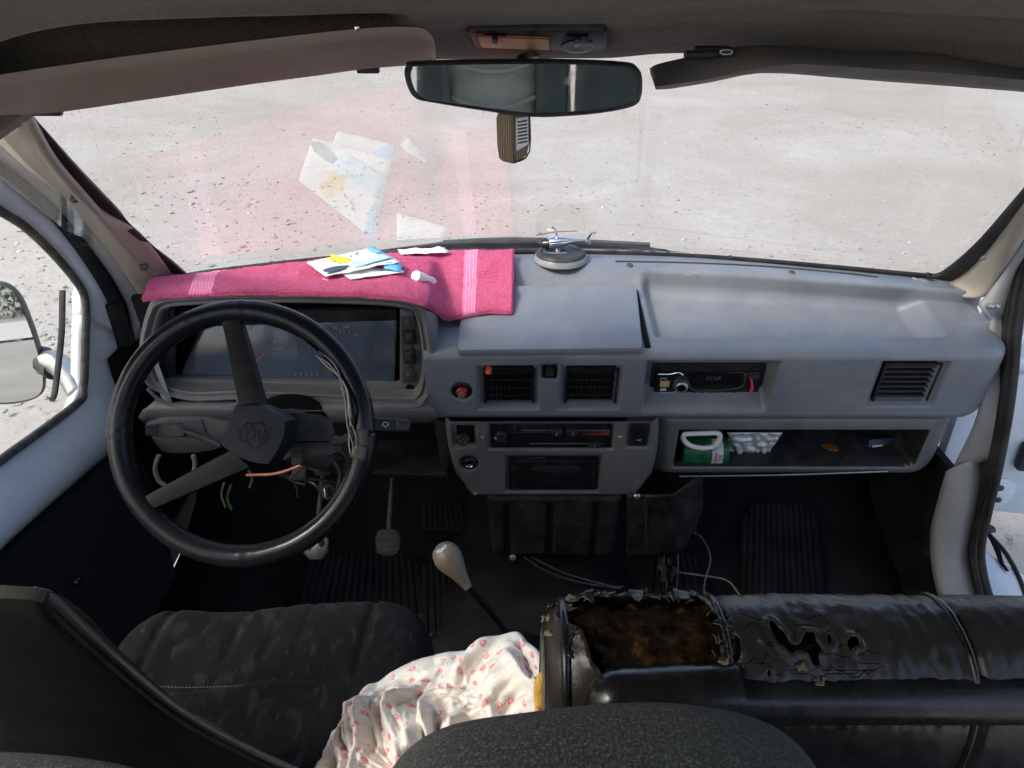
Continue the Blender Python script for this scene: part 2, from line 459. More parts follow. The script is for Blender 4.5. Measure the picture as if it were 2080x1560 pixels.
    c = mixc(nt, ramp(nt, lo, [(.4, (0,)*3), (.7, (.3,)*3)]), c, (.88, .24, .38))
    def band(c0, wd):
        return math_(nt, 'LESS_THAN', math_(nt, 'ABSOLUTE', math_(nt, 'SUBTRACT', U, c0)), wd)
    lines = math_(nt, 'SINE', math_(nt, 'MULTIPLY', U, 700))
    bandc = mixc(nt, ramp(nt, lines, [(.2, (0,)*3), (.8, (1,)*3)]), (.84, .20, .36), (.90, .36, .50))
    bm_ = math_(nt, 'MAXIMUM', band(.883, .018), band(.155, .03))
    c = mixc(nt, bm_, c, bandc)
    nt.links.new(c, b.inputs['Base Color']); b.inputs['Roughness'].default_value = 1; b.inputs['Specular IOR Level'].default_value = .05
    b.inputs['Sheen Weight'].default_value = .35; b.inputs['Sheen Tint'].default_value = (1, .5, .6, 1)
    hh = math_(nt, 'MULTIPLY', hi, math_(nt, 'SUBTRACT', 1.0, math_(nt, 'MULTIPLY', bm_, .7)))
    bumpn(nt, b, hh, 1.0, .012)
    M['towel'] = m
    # seat weave
    m, nt, b = newmat('patterned_seat_fabric')
    tc = N(nt, 'ShaderNodeTexCoord').outputs['Object']
    mp = N(nt, 'ShaderNodeMapping'); mp.inputs['Scale'].default_value = (1, .45, 1); mp.inputs['Rotation'].default_value = (0, 0, .6); nt.links.new(tc, mp.inputs[0])
    pat = noise(nt, 42, 2, .5, mp.outputs[0], .8)
    c = ramp(nt, pat, [(.52, (.006, .0063, .008)), (.58, (.009, .0095, .012)), (.66, (.017, .018, .022))])
    mp2 = N(nt, 'ShaderNodeMapping'); mp2.inputs['Scale'].default_value = (1, .22, 1); nt.links.new(tc, mp2.inputs[0])
    fl = noise(nt, 110, 2, .5, mp2.outputs[0])
    c = mixc(nt, ramp(nt, fl, [(.66, (0,)*3), (.72, (.35,)*3)]), c, (.06, .06, .064))
    wv = N(nt, 'ShaderNodeTexWave'); wv.inputs['Scale'].default_value = 160; wv.inputs['Distortion'].default_value = 1; wv.bands_direction = 'DIAGONAL'; nt.links.new(tc, wv.inputs[0])
    c = mixc(nt, math_(nt, 'MULTIPLY', wv.outputs['Fac'], .25), c, (.012, .012, .015))
    nt.links.new(c, b.inputs['Base Color']); b.inputs['Roughness'].default_value = .95; b.inputs['Sheen Weight'].default_value = .03
    b.inputs['Specular IOR Level'].default_value = .06
    bumpn(nt, b, math_(nt, 'ADD', wv.outputs['Fac'], noise(nt, 40, 5)), .45, .0015)
    M['seat'] = m
    # velour
    m, nt, b = newmat('velour')
    hi = noise(nt, 430, 3, .8); lo = noise(nt, 9, 4, .6)
    c = ramp(nt, hi, [(.36, (.010, .012, .013)), (.52, (.038, .042, .043)), (.68, (.15, .155, .145))])
    c = mixc(nt, ramp(nt, lo, [(.4, (0,)*3), (.7, (.45,)*3)]), c, (.06, .062, .05))
    nt.links.new(c, b.inputs['Base Color']); b.inputs['Roughness'].default_value = .95; b.inputs['Sheen Weight'].default_value = .12
    b.inputs['Specular IOR Level'].default_value = .1
    bumpn(nt, b, hi, .9, .003)
    M['velour'] = m
    # torn foam
    m, nt, b = newmat('torn_foam')
    a = noise(nt, 26, 8, .75); h = noise(nt, 150, 5, .8)
    c = ramp(nt, a, [(.36, (.003, .0025, .002)), (.48, (.022, .012, .006)), (.58, (.075, .038, .014)), (.70, (.26, .165, .065))])
    c = mixc(nt, ramp(nt, h, [(.5, (0,)*3), (.7, (.5,)*3)]), c, (.03, .02, .014))
    nt.links.new(c, b.inputs['Base Color']); b.inputs['Roughness'].default_value = 1; b.inputs['Specular IOR Level'].default_value = .1
    bumpn(nt, b, math_(nt, 'ADD', a, math_(nt, 'MULTIPLY', h, .6)), 1.0, .012)
    M['foam'] = m
    M['foam_yellow'] = pmat('yellow_foam', (.62, .34, .06), .9, .35, 40, .8, 220)
    M['lining'] = pmat('torn_lining', (.20, .16, .11), .9, .4, 50, .6, 260)
    # printed cotton
    m, nt, b = newmat('heart_print_cotton')
    uv = N(nt, 'ShaderNodeTexCoord').outputs['UV']
    def hearts(scale, size, off):
        mp = N(nt, 'ShaderNodeMapping'); mp.inputs['Location'].default_value = off; nt.links.new(uv, mp.inputs[0])
        vo = N(nt, 'ShaderNodeTexVoronoi'); vo.voronoi_dimensions = '2D'; vo.inputs['Scale'].default_value = scale; vo.inputs['Randomness'].default_value = .75
        nt.links.new(mp.outputs[0], vo.inputs['Vector'])
        sub = N(nt, 'ShaderNodeVectorMath', operation='SUBTRACT'); nt.links.new(mp.outputs[0], sub.inputs[0]); nt.links.new(vo.outputs['Position'], sub.inputs[1])
        sc = N(nt, 'ShaderNodeVectorMath', operation='SCALE'); sc.inputs['Scale'].default_value = 1/size; nt.links.new(sub.outputs[0], sc.inputs[0])
        rt = N(nt, 'ShaderNodeVectorRotate'); rt.rotation_type = 'Z_AXIS'; nt.links.new(sc.outputs[0], rt.inputs['Vector'])
        sp = N(nt, 'ShaderNodeSeparateXYZ'); nt.links.new(vo.outputs['Color'], sp.inputs[0])
        nt.links.new(math_(nt, 'MULTIPLY', sp.outputs[0], 1.6), rt.inputs['Angle'])
        xy = N(nt, 'ShaderNodeSeparateXYZ'); nt.links.new(rt.outputs[0], xy.inputs[0])
        x, y = xy.outputs[0], xy.outputs[1]
        x2 = math_(nt, 'MULTIPLY', x, x); y2 = math_(nt, 'MULTIPLY', y, y)
        a = math_(nt, 'SUBTRACT', math_(nt, 'ADD', x2, y2), 1.0)
        a3 = math_(nt, 'MULTIPLY', math_(nt, 'MULTIPLY', a, a), a)
        ff = math_(nt, 'SUBTRACT', a3, math_(nt, 'MULTIPLY', x2, math_(nt, 'MULTIPLY', y2, y)))
        inside = math_(nt, 'LESS_THAN', ff, 0.0)
        edge = math_(nt, 'MULTIPLY', inside, math_(nt, 'GREATER_THAN', ff, -.28))
        return inside, edge, sp.outputs[1], sp.outputs[2]
    c = ramp(nt, noise(nt, 5, 3, .5), [(.3, (.66, .61, .585)), (.7, (.72, .67, .635))])
    vine = noise(nt, 26, 2, .5, uv, 1.2)
    vm = math_(nt, 'LESS_THAN', math_(nt, 'ABSOLUTE', math_(nt, 'SUBTRACT', vine, .5)), .012)
    vm = math_(nt, 'MULTIPLY', vm, ramp(nt, noise(nt, 14, 2, .5, uv), [(.48, (0,)*3), (.56, (.6,)*3)]))
    c = mixc(nt, vm, c, (.38, .34, .20))
    i2, e2, r2, q2 = hearts(64, .0032, (.3, .1, 0))
    c = mixc(nt, math_(nt, 'MULTIPLY', i2, math_(nt, 'GREATER_THAN', r2, .6)), c, (.66, .58, .44))
    i1, e1, r1, q1 = hearts(30, .0066, (0, 0, 0))
    keep = math_(nt, 'GREATER_THAN', r1, .42)
    c = mixc(nt, math_(nt, 'MULTIPLY', i1, keep), c, ramp(nt, q1, [(.2, (.82, .52, .53)), (.6, (.78, .36, .38)), (.9, (.70, .20, .23))]))
    c = mixc(nt, math_(nt, 'MULTIPLY', e1, keep), c, (.68, .22, .27))
    nt.links.new(c, b.inputs['Base Color']); b.inputs['Roughness'].default_value = .9; b.inputs['Specular IOR Level'].default_value = .1
    bumpn(nt, b, noise(nt, 25, 4), .25, .006)
    M['cotton'] = m
    # crinkled foil
    m, nt, b = newmat('crinkled_foil')
    b.inputs['Base Color'].default_value = (.62, .65, .68, 1); b.inputs['Metallic'].default_value = .55; b.inputs['Roughness'].default_value = .42
    vo = N(nt, 'ShaderNodeTexVoronoi'); vo.inputs['Scale'].default_value = 45; nt.links.new(N(nt, 'ShaderNodeTexCoord').outputs['Object'], vo.inputs[0])
    bumpn(nt, b, math_(nt, 'ADD', math_(nt, 'MULTIPLY', vo.outputs['Distance'], .3), noise(nt, 60, 6, .6)), .6, .004)
    M['foil'] = m
    # woven pendant
    m, nt, b = newmat('woven_raffia')
    wv = N(nt, 'ShaderNodeTexWave'); wv.inputs['Scale'].default_value = 130; wv.inputs['Distortion'].default_value = 2; nt.links.new(N(nt, 'ShaderNodeTexCoord').outputs['Object'], wv.inputs[0])
    nt.links.new(ramp(nt, wv.outputs['Fac'], [(.2, (.10, .07, .04)), (.8, (.40, .31, .20))]), b.inputs['Base Color']); b.inputs['Roughness'].default_value = .85
    bumpn(nt, b, wv.outputs['Fac'], .6, .002); M['raffia'] = m
    M['seat_cream'] = pmat('grey_leather', (.58, .55, .48), .34, .12, 10, .25, 200, rv=.08)
    M['white_piping'] = pmat('pale_piping', (.6, .59, .55), .4, .1, 30, .1, 300)
    M['dark_leather'] = pmat('dark_green_leather', (.13, .145, .135), .4, .15, 8, .3, 180)
    M['curtain'] = pmat('window_curtain', (.45, .42, .36), .8, .15, 12, .2, 200)
    M['leaf'] = pmat('leaf', (.07, .12, .03), .7, .4, 3, 0)
    M['bark'] = pmat('bark', (.12, .09, .07), .9, .3, 8, .5, 40)
    M['road'] = pmat('pale_road', (.42, .41, .395), .9, .08, 2, .3, 30)
special()

# ================================================================== GROUND
def build_ground():
    n = 60
    xs = np.concatenate([np.linspace(-400, -30, 8), np.linspace(-28, 28, 57), np.linspace(30, 400, 8)])
    ys = np.concatenate([np.linspace(-400, -30, 8), np.linspace(-28, 40, 69), np.linspace(45, 500, 8)])
    pts = [[Vector((x, y, .05*nz(x, y, 0, .25)*(1 if abs(x) < 29 and -29 < y < 41 else 0) - (.0 if abs(x) > 3 or abs(y) > 4 else .03))) for x in xs] for y in ys]
    g = grid('ground', pts, M['gravel']); g['kind'] = 'structure'
    # stones lying about, one mass
    V = []; F = []
    ico = bmesh.new(); bmesh.ops.create_icosphere(ico, subdivisions=1, radius=1)
    iv = np.array([v.co[:] for v in ico.verts]); ico.verts.index_update()
    iF = np.array([[v.index for v in f.verts] for f in ico.faces]); ico.free()
    def put(x, y, s):
        q = iv * (1 + .28*rng.standard_normal((len(iv), 1)))
        q = q * np.array([s*rng.uniform(.8, 1.5), s*rng.uniform(.7, 1.2), s*rng.uniform(.35, .7)])
        a = rng.uniform(0, 6.28); c, s_ = math.cos(a), math.sin(a)
        q = np.stack([q[:, 0]*c - q[:, 1]*s_ + x, q[:, 0]*s_ + q[:, 1]*c + y, q[:, 2] + .05*nz(x, y, 0, .25) + s*.1], 1)
        F.append(iF + len(V)*len(iv)); V.append(q)
    k = 0
    while k < 18000:
        y = 3.4 + 19 * rng.random()**1.25; x = rng.uniform(-.85, .85) * (y + 1.5)
        if nz(x, y, 3, .6) + .8*rng.standard_normal() < -.2: continue
        put(x, y, .004 + .011*rng.random()**3.5 + (.010 if rng.random() < .008 else 0)); k += 1
    for _ in range(1800):
        put(rng.uniform(-7, -1.6), rng.uniform(.8, 7.5), .008 + .018*rng.random()**3)
    for _ in range(500):
        put(rng.uniform(1.6, 4), rng.uniform(.8, 4.5), .006 + .014*rng.random()**3)
    st = mobj('gravel_stones', np.concatenate(V), np.concatenate(F), M['stone'], None, None, smooth=False)
    tag(st, 'small loose grey stones scattered over the dusty gravel ground', 'gravel', kind='stuff')
    rd = grid('road', [[Vector((x, y, .03)) for x in np.linspace(-60, 60, 20)] for y in (-14, -20)], M['road']); rd['kind'] = 'structure'
build_ground()
def bush(cx, cy, h, r, label, n=1500):
    t = thing('shrub', label, 'shrub', (cx, cy, 0), 'shrubs behind the van seen in the side mirror')
    V = []; F = []
    for i in range(n):
        a = rng.uniform(0, 6.28); b = rng.random()**.5
        z = h*rng.random()
        rr = r*b*(1 - .55*(z/h)) * (1 + .3*nz(a*2, z, cx))
        p = np.array([cx + rr*math.cos(a), cy + rr*math.sin(a), z])
        s = rng.uniform(.06, .14); d1 = rng.standard_normal(3); d1 /= np.linalg.norm(d1); d2 = np.cross(d1, rng.standard_normal(3)); d2 /= np.linalg.norm(d2)
        b0 = len(V); V += [p - d1*s, p + d2*s*.45, p + d1*s, p - d2*s*.45]; F.append((b0, b0+1, b0+2, b0+3))
    mobj('crown', V, F, M['leaf'], t, None, smooth=False)
    tube('trunk', [(cx, cy, -.05), (cx+.05, cy, h*.4), (cx-.03, cy, h*.75)], lambda s: .06*(1-s*.7), M['bark'], t, sm=3)
for i, (bx_, by_, lb) in enumerate([(-3.2, -24, 'leafy green shrub nearest the van in the side mirror'), (-7, -25, 'leafy green shrub beside the far verge behind the van'), (-11, -24, 'leafy green shrub farthest left behind the van')]):
    bush(bx_, by_, 2.6 + .4*i, 2.0, lb)

# ================================================================== VAN BODY
body = thing('van_body', 'white delivery van cab shell around the dashboard, with headliner, pillars and floor', 'van', (.12, .6, .5))
XC = .12
def curvf(x): t = (x - XC)/.93; return .20*t*t/(1 + .25*t**4)
def yb(x): return 1.87 - curvf(x)
def ws_y(x, z): return yb(x) - (z - 1.30)*1.0
def ws_hit(px, py, off=0.0):
    r = ray(px, py); t = 1.0
    for _ in range(30):
        p = CAM + r*t
        t += (ws_y(p.x, p.z) - off - p.y) / (r.y + r.z) 
    return CAM + r*t
# windscreen pane
zs = np.linspace(1.24, 1.90, 14); xs = np.linspace(-.90, 1.14, 40)
grid('windscreen', [[Vector((x, ws_y(x, z), z)) for x in xs] for z in zs], M['windscreen'], body)
# black rubber round the glass: bottom
bot = [ws_hit(px, py, .012) for px, py in [(300, 585), (378, 560), (500, 543), (700, 522), (900, 513), (1100, 511), (1340, 517), (1500, 526), (1700, 543), (1850, 557), (1905, 560), (1930, 545)]]
tube('windscreen_seal', bot, .006, M['rubber'], body, 8, sm=5)
# right rubber: broad dark band beside the glass
def strip(name, A, B, mat, parent, thick=.012, sub=5, bulge=0.0, cross=4, nrm=None):
    A = spline(A, sub); B = spline(B, sub); rows = []
    for a, b in zip(A, B):
        row = []
        for k in range(cross + 1):
            t = k / cross; p = a.lerp(b, t)
            if bulge: p = p + Vector(nrm or (0, -1, 0)) * (bulge * 4*t*(1-t))
            row.append(p)
        rows.append(row)
    return grid(name, rows, mat, parent, thick=thick)
strip('windscreen_seal', [ws_hit(*p, .015) for p in [(1895, 557), (1925, 545), (1985, 490), (2080, 380), (2200, 240), (2300, 120)]],
      [ws_hit(*p, .03) for p in [(1880, 563), (1940, 568), (2010, 505), (2080, 412), (2210, 262), (2320, 140)]], M['rubber'], body, bulge=.006)
# right pillar: beige trim + grey post
bt_in = [ws_hit(*p, .03) for p in [(1838, 565), (1932, 570), (2010, 505), (2080, 412), (2210, 262), (2320, 140)]]
bt_out = [atY(1850, 572, 1.70), atY(1985, 606, 1.60), atY(2035, 560, 1.57), atY(2090, 476, 1.52), atY(2210, 330, 1.40), atY(2320, 190, 1.28)]
pr = strip('pillar_trim', bt_in, bt_out, M['beige'], body, bulge=.012)
for sx_, sy_ in [(2000, 520)]:
    p = atY(sx_, sy_, 1.585); Fp = Fr(p, (1, 0, 0), (0, .5, 1))
    lathe('screw', Fp, [(0, .012), (.006, .011), (.008, .006), (.008, -.01), (0, -.01)], M['metal'], pr, 12)
g_in = [atY(1990, 622, 1.56), atY(2010, 600, 1.56), atY(2035, 562, 1.56), atY(2090, 478, 1.51), atY(2210, 333, 1.39)]
g_out = [atX(2035, 680, 1.098), atX(2042, 640, 1.098), atX(2056, 590, 1.098), atX(2085, 520, 1.098), atX(2220, 380, 1.09)]
strip('pillar_post', g_in, g_out, M['pillar_grey'], body, bulge=.006)
for sx_, sy_ in [(2012, 622), (2024, 622)]:
    p = atY(sx_, sy_, 1.545); Fp = Fr(p, (1, 0, 0), (0, .5, 1))
    lathe('screw', Fp, [(0, .010), (.004, .009), (.006, .006), (.006, -.01), (0, -.01)], M['metal'], body, 12)
strip('pillar_post', [atX(2010, 625, 1.06), atX(2000, 720, 1.06), atX(1985, 840, 1.06), atX(1935, 950, 1.045)],
      [atX(2036, 650, 1.10), atX(2035, 740, 1.10), atX(2030, 850, 1.10), atX(2015, 930, 1.10)], M['pillar_grey'], body)
# door seal: three black ribs
sealpath = [(2140, 430), (2085, 520), (2066, 590), (2052, 680), (2045, 760), (2033, 850), (2012, 960), (1990, 1050), (1978, 1120), (1986, 1180), (2004, 1235), (2030, 1290)]
seal = tag(mobj('door_seal', *tube_geo(spline([atX(x, y, 1.108) for x, y in sealpath], 6), .021, 10), M['rubber'], body), None)
for k, dx in enumerate((-17, -1, 15)):
    tube('seal_rib', [atX(x + dx, y, 1.094) for x, y in sealpath], .009, M['rubber'], seal, 8, sm=6)
# kick panel below the dash on the right
strip('kick_panel', [atX(1928, 955, 1.03), atX(1914, 1010, 1.03), atX(1898, 1080, 1.03), atX(1900, 1150, 1.03), atX(1915, 1215, 1.03), atX(1945, 1290, 1.03)],
      [atX(1990, 925, 1.09), atX(1985, 1000, 1.09), atX(1970, 1075, 1.09), atX(1962, 1130, 1.09), atX(1975, 1195, 1.09), atX(2000, 1270, 1.09)], M['pillar_grey'], body, bulge=.015, nrm=(-1, -.4, .2))
# left pillar
Lp = dict(
 W0=[(68, 235), (150, 335), (235, 425), (300, 488), (378, 560), (400, 585)],
 W1=[(60, 235), (125, 333), (205, 423), (287, 476), (352, 560), (370, 590)],
 W2=[(55, 235), (108, 330), (180, 415), (255, 500), (332, 578), (350, 600)],
 W3=[(-20, 275), (55, 345), (127, 405), (200, 487), (272, 585), (300, 640)],
 W4=[(-20, 310), (50, 365), (118, 425), (185, 507), (246, 600), (272, 700)],
 W5=[(-20, 345), (45, 390), (98, 445), (160, 525), (212, 612), (243, 720)])
w0 = [ws_hit(*p, .012) for p in Lp['W0']]; w1 = [ws_hit(*p, .018) for p in Lp['W1']]; w2 = [ws_hit(*p, .045) for p in Lp['W2']]
w3 = [atX(*p, -.855) for p in Lp['W3']]; w4 = [atX(*p, -.90) for p in Lp['W4']]; w5 = [atX(*p, -.925) for p in Lp['W5']]
strip('windscreen_seal', w0, w1, M['rubber'], body)
strip('pillar_edge', w1, w2, M['beige'], body)
pl = strip('pillar_trim', w2, w3, M['beige'], body, bulge=.010, nrm=(.5, -.8, .2))
for sx_, sy_ in [(150, 402), (291, 542)]:
    p = atY(sx_, sy_, 1.0); 
    # on the trim plane
    i = 0
    r = ray(sx_, sy_); t = -.80 / r.x; p = CAM + r*t
    Fp = Fr(p, (0.9, .4, 0), (0, .4, 1))
    lathe('screw_hole', Fp, [(0, .004), (.005, .006), (.008, .004), (.009, -.01), (0, -.01)], M['rust'], pl, 12)
strip('pillar_post', w3, w4, M['pillar_grey'], body)
sl_ = strip('door_seal', w4, w5, M['rubber'], body, bulge=.01, nrm=(1, -.3, 0))
tube('door_seal', [atX(x, y, -.915) for x, y in [(228, 612), (250, 690), (262, 770), (258, 850), (262, 930), (285, 1010)]], .022, M['rubber'], body, 10)

# headliner: header edge over the glass, then back over the camera
hp = [(-260, 520), (-60, 330), (60, 238), (130, 178), (260, 142), (450, 126), (700, 117), (900, 113), (1100, 112), (1230, 110), (1330, 102), (1420, 100), (1520, 101), (1640, 112), (1850, 125), (2080, 141), (2250, 175), (2360, 260), (2480, 420)]
edge = spline([ws_hit(*p, .03) for p in hp], 6)
off = [(0, 0), (-.012, -.004), (-.03, .004), (-.06, .022), (-.10, .046), (-.15, .068), (-.20, .088), (-.26, .112), (-.34, .145), (-.45, .185), (-.6, .235), (-.8, .28)]
offd = []
for (a, b), (c, d) in zip(off[:-1], off[1:]):
    m_ = 6 if a > -.35 else 2
    for k in range(m_): offd.append((lerp(a, c, k/m_), lerp(b, d, k/m_)))
offd.append(off[-1])
rows = []
for dy, dz in offd:
    row = []
    for e in edge:
        t = min(1, -dy/.9)
        zroof = 2.17 - .05*((e.x-XC)/.95)**6
        z = lerp(e.z + dz, zroof, S(t, 1.0)) if dy < -.3 else e.z + dz
        # shallow pockets the visors fold into
        m1 = S(e.x + .84, .06)*S(-.13 - e.x, .07)*S(-dy - .035, .02)*S(.155 - (-dy), .03)
        m2 = S(e.x - .36, .08)*S(1.0 - e.x, .08)*S(-dy - .045, .03)*S(.17 - (-dy), .04)
        z += .065*m1 + .012*m2
        z += .0025*nz(e.x*3, dy*6, 1, 3)
        x = XC + (e.x - XC)*(1 + .0*t)
        row.append(Vector((x, e.y + dy, z)))
    rows.append(row)
grid('headliner', rows, M['headliner'], body, thick=.012)
# floor, toe board, tunnel and rear shell
fl = grid('floor', [[Vector((x, y, z)) for x in np.linspace(-.92, 1.10, 12)] for y, z in [(-1.5, .50), (1.45, .50), (1.62, .52), (1.78, .58), (1.90, .72), (1.93, .95), (1.90, 1.10)]], M['floor'], body, thick=.01)
tun = []
for y, z in [(.75, .62), (.95, .64), (1.1, .62), (1.35, .60), (1.55, .60), (1.8, .66), (1.92, .8)]:
    tun.append([Vector((.06 + u*.30, y, .49 + (z - .49)*math.exp(-(u/.75)**4))) for u in np.linspace(-1, 1, 15)])
grid('engine_tunnel', tun, M['floor'], body)
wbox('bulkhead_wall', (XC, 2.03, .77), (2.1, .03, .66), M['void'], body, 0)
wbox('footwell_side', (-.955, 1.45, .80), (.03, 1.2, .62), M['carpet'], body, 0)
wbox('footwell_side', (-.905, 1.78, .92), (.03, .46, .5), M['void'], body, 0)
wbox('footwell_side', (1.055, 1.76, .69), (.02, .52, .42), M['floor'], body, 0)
wbox('footwell_side', (1.045, 1.45, .57), (.02, .16, .18), M['floor'], body, 0)
# unseen rear body; roof raised and openings enlarged to let in more light
wbox('added_dark_panel', (.78, -1.47, 1.3), (.85, .04, 1.6), M['darkgrey'], body, .01)  # added panel that darkens the bright gap between the seats in the mirror
M['rear_lining'] = pmat('rear_lining', (.16, .15, .14), .7, .08, 6, .2, 200)
wbox('added_roof_step', (XC, .47, 2.40), (2.2, .03, .62), M['rear_lining'], body, .004)
wbox('raised_rear_roof', (XC, -.52, 2.72), (2.2, 2.0, .03), M['rear_lining'], body, .004)
for (y0, y1, z0, z1) in [(-1.5, .455, .5, 1.05), (-1.5, .455, 2.56, 2.70), (.34, .455, 1.05, 2.56), (-1.5, -1.40, 1.05, 2.56)]:
    wbox('side_wall', (-.965, (y0+y1)/2, (z0+z1)/2), (.04, y1-y0, z1-z0), M['rear_lining'], body, .004)
wbox('side_window', (-.975, -.53, 1.805), (.004, 1.74, 1.51), M['pane'], body, 0)
for (y0, y1, z0, z1) in [(.36, .455, .5, 2.6), (-1.5, -1.40, .5, 2.6), (-1.5, .455, 2.6, 2.70)]:
    wbox('side_wall', (1.185, (y0+y1)/2, (z0+z1)/2), (.04, y1-y0, z1-z0), M['rear_lining'], body, .004)
# door step / sill on the passenger side, white
sill = []
for y in np.linspace(.5, 1.62, 16):
    w_ = .10 + .16*S(1.66 - y, .35)
    sill.append([Vector((1.095 + w_*u, y, .615 + .012*math.sin(u*2.6) - .10*max(0, u-.85)**2*30)) for u in np.linspace(0, 1.1, 12)])
grid('sill_step', sill, M['white_paint'], body, thick=.02)
tube('sill_crack', [atZ(x, y, .632) for x, y in [(2004, 1082), (2015, 1098), (2026, 1118), (2034, 1142), (2047, 1160)]], lambda s: .008*(1-.5*abs(2*s-1)), M['void'], body, 6, flat=.3, up=(0, 0, 1))
tube('sill_edge', [atZ(x, y, .628) for x, y in [(2008, 1085), (2040, 1120), (2066, 1165), (2085, 1215), (2100, 1270)]], .006, M['rubber'], body, 6)
pS = atZ(2008, 1074, .632); lathe('sill_plug', Fr(pS, (1, 0, 0), (0, 1, 0)), [(0, .004), (.016, .004), (.018, 0), (0, -.002)], M['grime'], body, 16)

# ================================================================== DRIVER DOOR (left, shut)
door = thing('driver_door', 'white driver door with bare painted window frame and black lower trim', 'van door', (-.94, 1.0, .55))
DX = -.93
def dyz(px, py): p = atX(px, py, DX); return (-p.y, p.z)    # frame u = -y so that n points to +x... 
FD = Fr((DX, 0, 0), (0, -1, 0), (0, 0, 1))                  # u=-y, v=z, n = (-1,0,0)
win = [(-90, 330), (0, 418), (60, 458), (112, 507), (158, 560), (181, 598), (186, 640), (184, 720), (180, 790), (165, 822), (0, 945), (-120, 1035)]
outp = [(-90, 262), (0, 352), (50, 394), (104, 446), (166, 526), (218, 615), (248, 690), (262, 770), (260, 830), (244, 885)]
def inner(lst): return [(-atX(x, y, DX).y, atX(x, y, DX).z) for x, y in lst]
wi = inner(win); oi = inner(outp)
yr = -.50
wi_full = [(yr - .06, wi[0][1] + .12), *wi, (yr - .06, wi[-1][1] + .01)]
low = inner([(238, 905), (120, 1005), (0, 1112)])
zlow = low[-1][1]
oi_full = [(yr, oi[0][1] + .30), (oi[0][0] + .14, oi[0][1] + .17), *oi]
# frame above/in front of the window, then sill rail
ringA = [*oi_full[1:], ]
def band(name, A, B, mat, depth0, depth1, parent, n=40, bul=.012):
    """ruled band between two outlines (u,v) lists, rounded towards the cab"""
    def rs(L):
        P = [Vector((a, b, 0)) for a, b in L]; d = [0]
        for i in range(1, len(P)): d.append(d[-1] + (P[i]-P[i-1]).length)
        out = []
        for k in range(n+1):
            s = d[-1]*k/n
            out.append((np.interp(s, d, [p.x for p in P]), np.interp(s, d, [p.y for p in P])))
        return out
    A = rs(A); B = rs(B); rows = []
    for kk, (a, b) in enumerate(zip(A, B)):
        row = []
        for k in range(9):
            t = k/8
            d = lerp(depth0, depth1, S(t, 1)) - (bul if not isinstance(bul, tuple) else lerp(bul[0], bul[1], S(kk/n, .4)))*math.sin(math.pi*t)
            row.append(FD.p(lerp(a[0], b[0], t), lerp(a[1], b[1], t), d))
        rows.append(row)
    return grid(name, rows, mat, parent, thick=.03)
wtop = wi[:7]; otop = oi[:7]
band('window_frame', oi[:7], wi[:7], M['white_paint'], -.005, .02, door)
band('door_panel', [oi[6], oi[7], oi[8], oi[9], low[0], low[1], low[2], (-.50, zlow)], [wi[6], wi[7], wi[8], wi[9], ((wi[9][0]+wi[10][0])/2, (wi[9][1]+wi[10][1])/2), wi[10], wi[11], (-.50, wi[11][1]+.03)], M['white_paint'], -.005, .02, door, bul=(.012, .05))
wpath = [FD.p(u, v, .012) for u, v in wi]
tube('window_rubber', wpath, .009, M['glass_trim'], door, 8, sm=4)
vq = inner([(160, 590), (158, 680), (146, 790), (140, 812)])
tube('window_divider', [FD.p(u, v, .035) for u, v in vq], .010, M['rubber'], door, 8, flat=.6)
pane_pts = [(wi[0][0]+.4, wi[0][1]+.25), *wi, (-.45, wi[-1][1]+.02), (-.45, wi[0][1]+.25)]
bm = bmesh.new(); bm.faces.new([bm.verts.new(FD.p(u, v, .022)) for u, v in pane_pts[1:]]); bmesh.ops.triangulate(bm, faces=bm.faces[:])
bmobj('window_pane', bm, M['pane'], door)
trim = inner([(232, 905), (0, 1112)])
tp = [(-.45, zlow - .0), (trim[1][0], zlow), (trim[0][0], trim[0][1]), (trim[0][0]-.06, trim[0][1]-.10), (trim[0][0]-.05, .52), (-.45, .52)]
prism('door_trim', FD, [(u, v - .004) for u, v in tp], -.03, .01, M['carpet'], door, .006)
pk = atX(157, 1180, -.895); lathe('trim_clip', Fr(pk, (0, 1, 0), (0, 0, 1)), [(0, .008), (.006, .007), (.010, .0), (.010, -.01), (0, -.01)], M['black_gloss'], door, 14)

# ------------------------------------------------------------------ side mirror outside
mc = atX(10, 700, -1.18)
mir = thing('side_mirror', 'large rounded exterior mirror with black housing outside the driver window', 'mirror', mc)
vdir = (mc - CAM).normalized(); tgt = (Vector((-2.8, -14, -.05)) - mc).normalized()
mn = (tgt - vdir).normalized()
FM = Fr(mc, mn.cross(Vector((0, 0, 1))) * -1, (0, 0, 1))
if FM.n.dot(mn) < 0: FM = Fr(mc, FM.u * -1, (0, 0, 1))
FM.n = mn; FM.v = (Vector((0, 0, 1)) - mn * mn.z).normalized(); FM.u = FM.v.cross(FM.n)
mpix = [(-75, 590), (-30, 575), (15, 578), (35, 600), (52, 640), (70, 690), (84, 740), (90, 780), (82, 803), (50, 815), (0, 820), (-60, 812), (-90, 760), (-95, 660)]
mo = [FM.hit(*p) for p in mpix]
for _ in range(2): mo = chaikin(mo)
mctr = np.mean(mo, 0)
def sc2(L, k): return [(mctr[0] + (a-mctr[0])*k, mctr[1] + (b-mctr[1])*k) for a, b in L]
loft('housing', [[FM.p(a, b, -.004) for a, b in sc2(mo, .985)], [FM.p(a, b, .004) for a, b in sc2(mo, 1.0)], [FM.p(a, b, .003) for a, b in sc2(mo, 1.018)], [FM.p(a, b, -.012) for a, b in sc2(mo, 1.028)], [FM.p(a, b, -.05) for a, b in sc2(mo, .9)], [FM.p(a, b, -.065) for a, b in sc2(mo, .5)]], M['darkgrey'], mir)
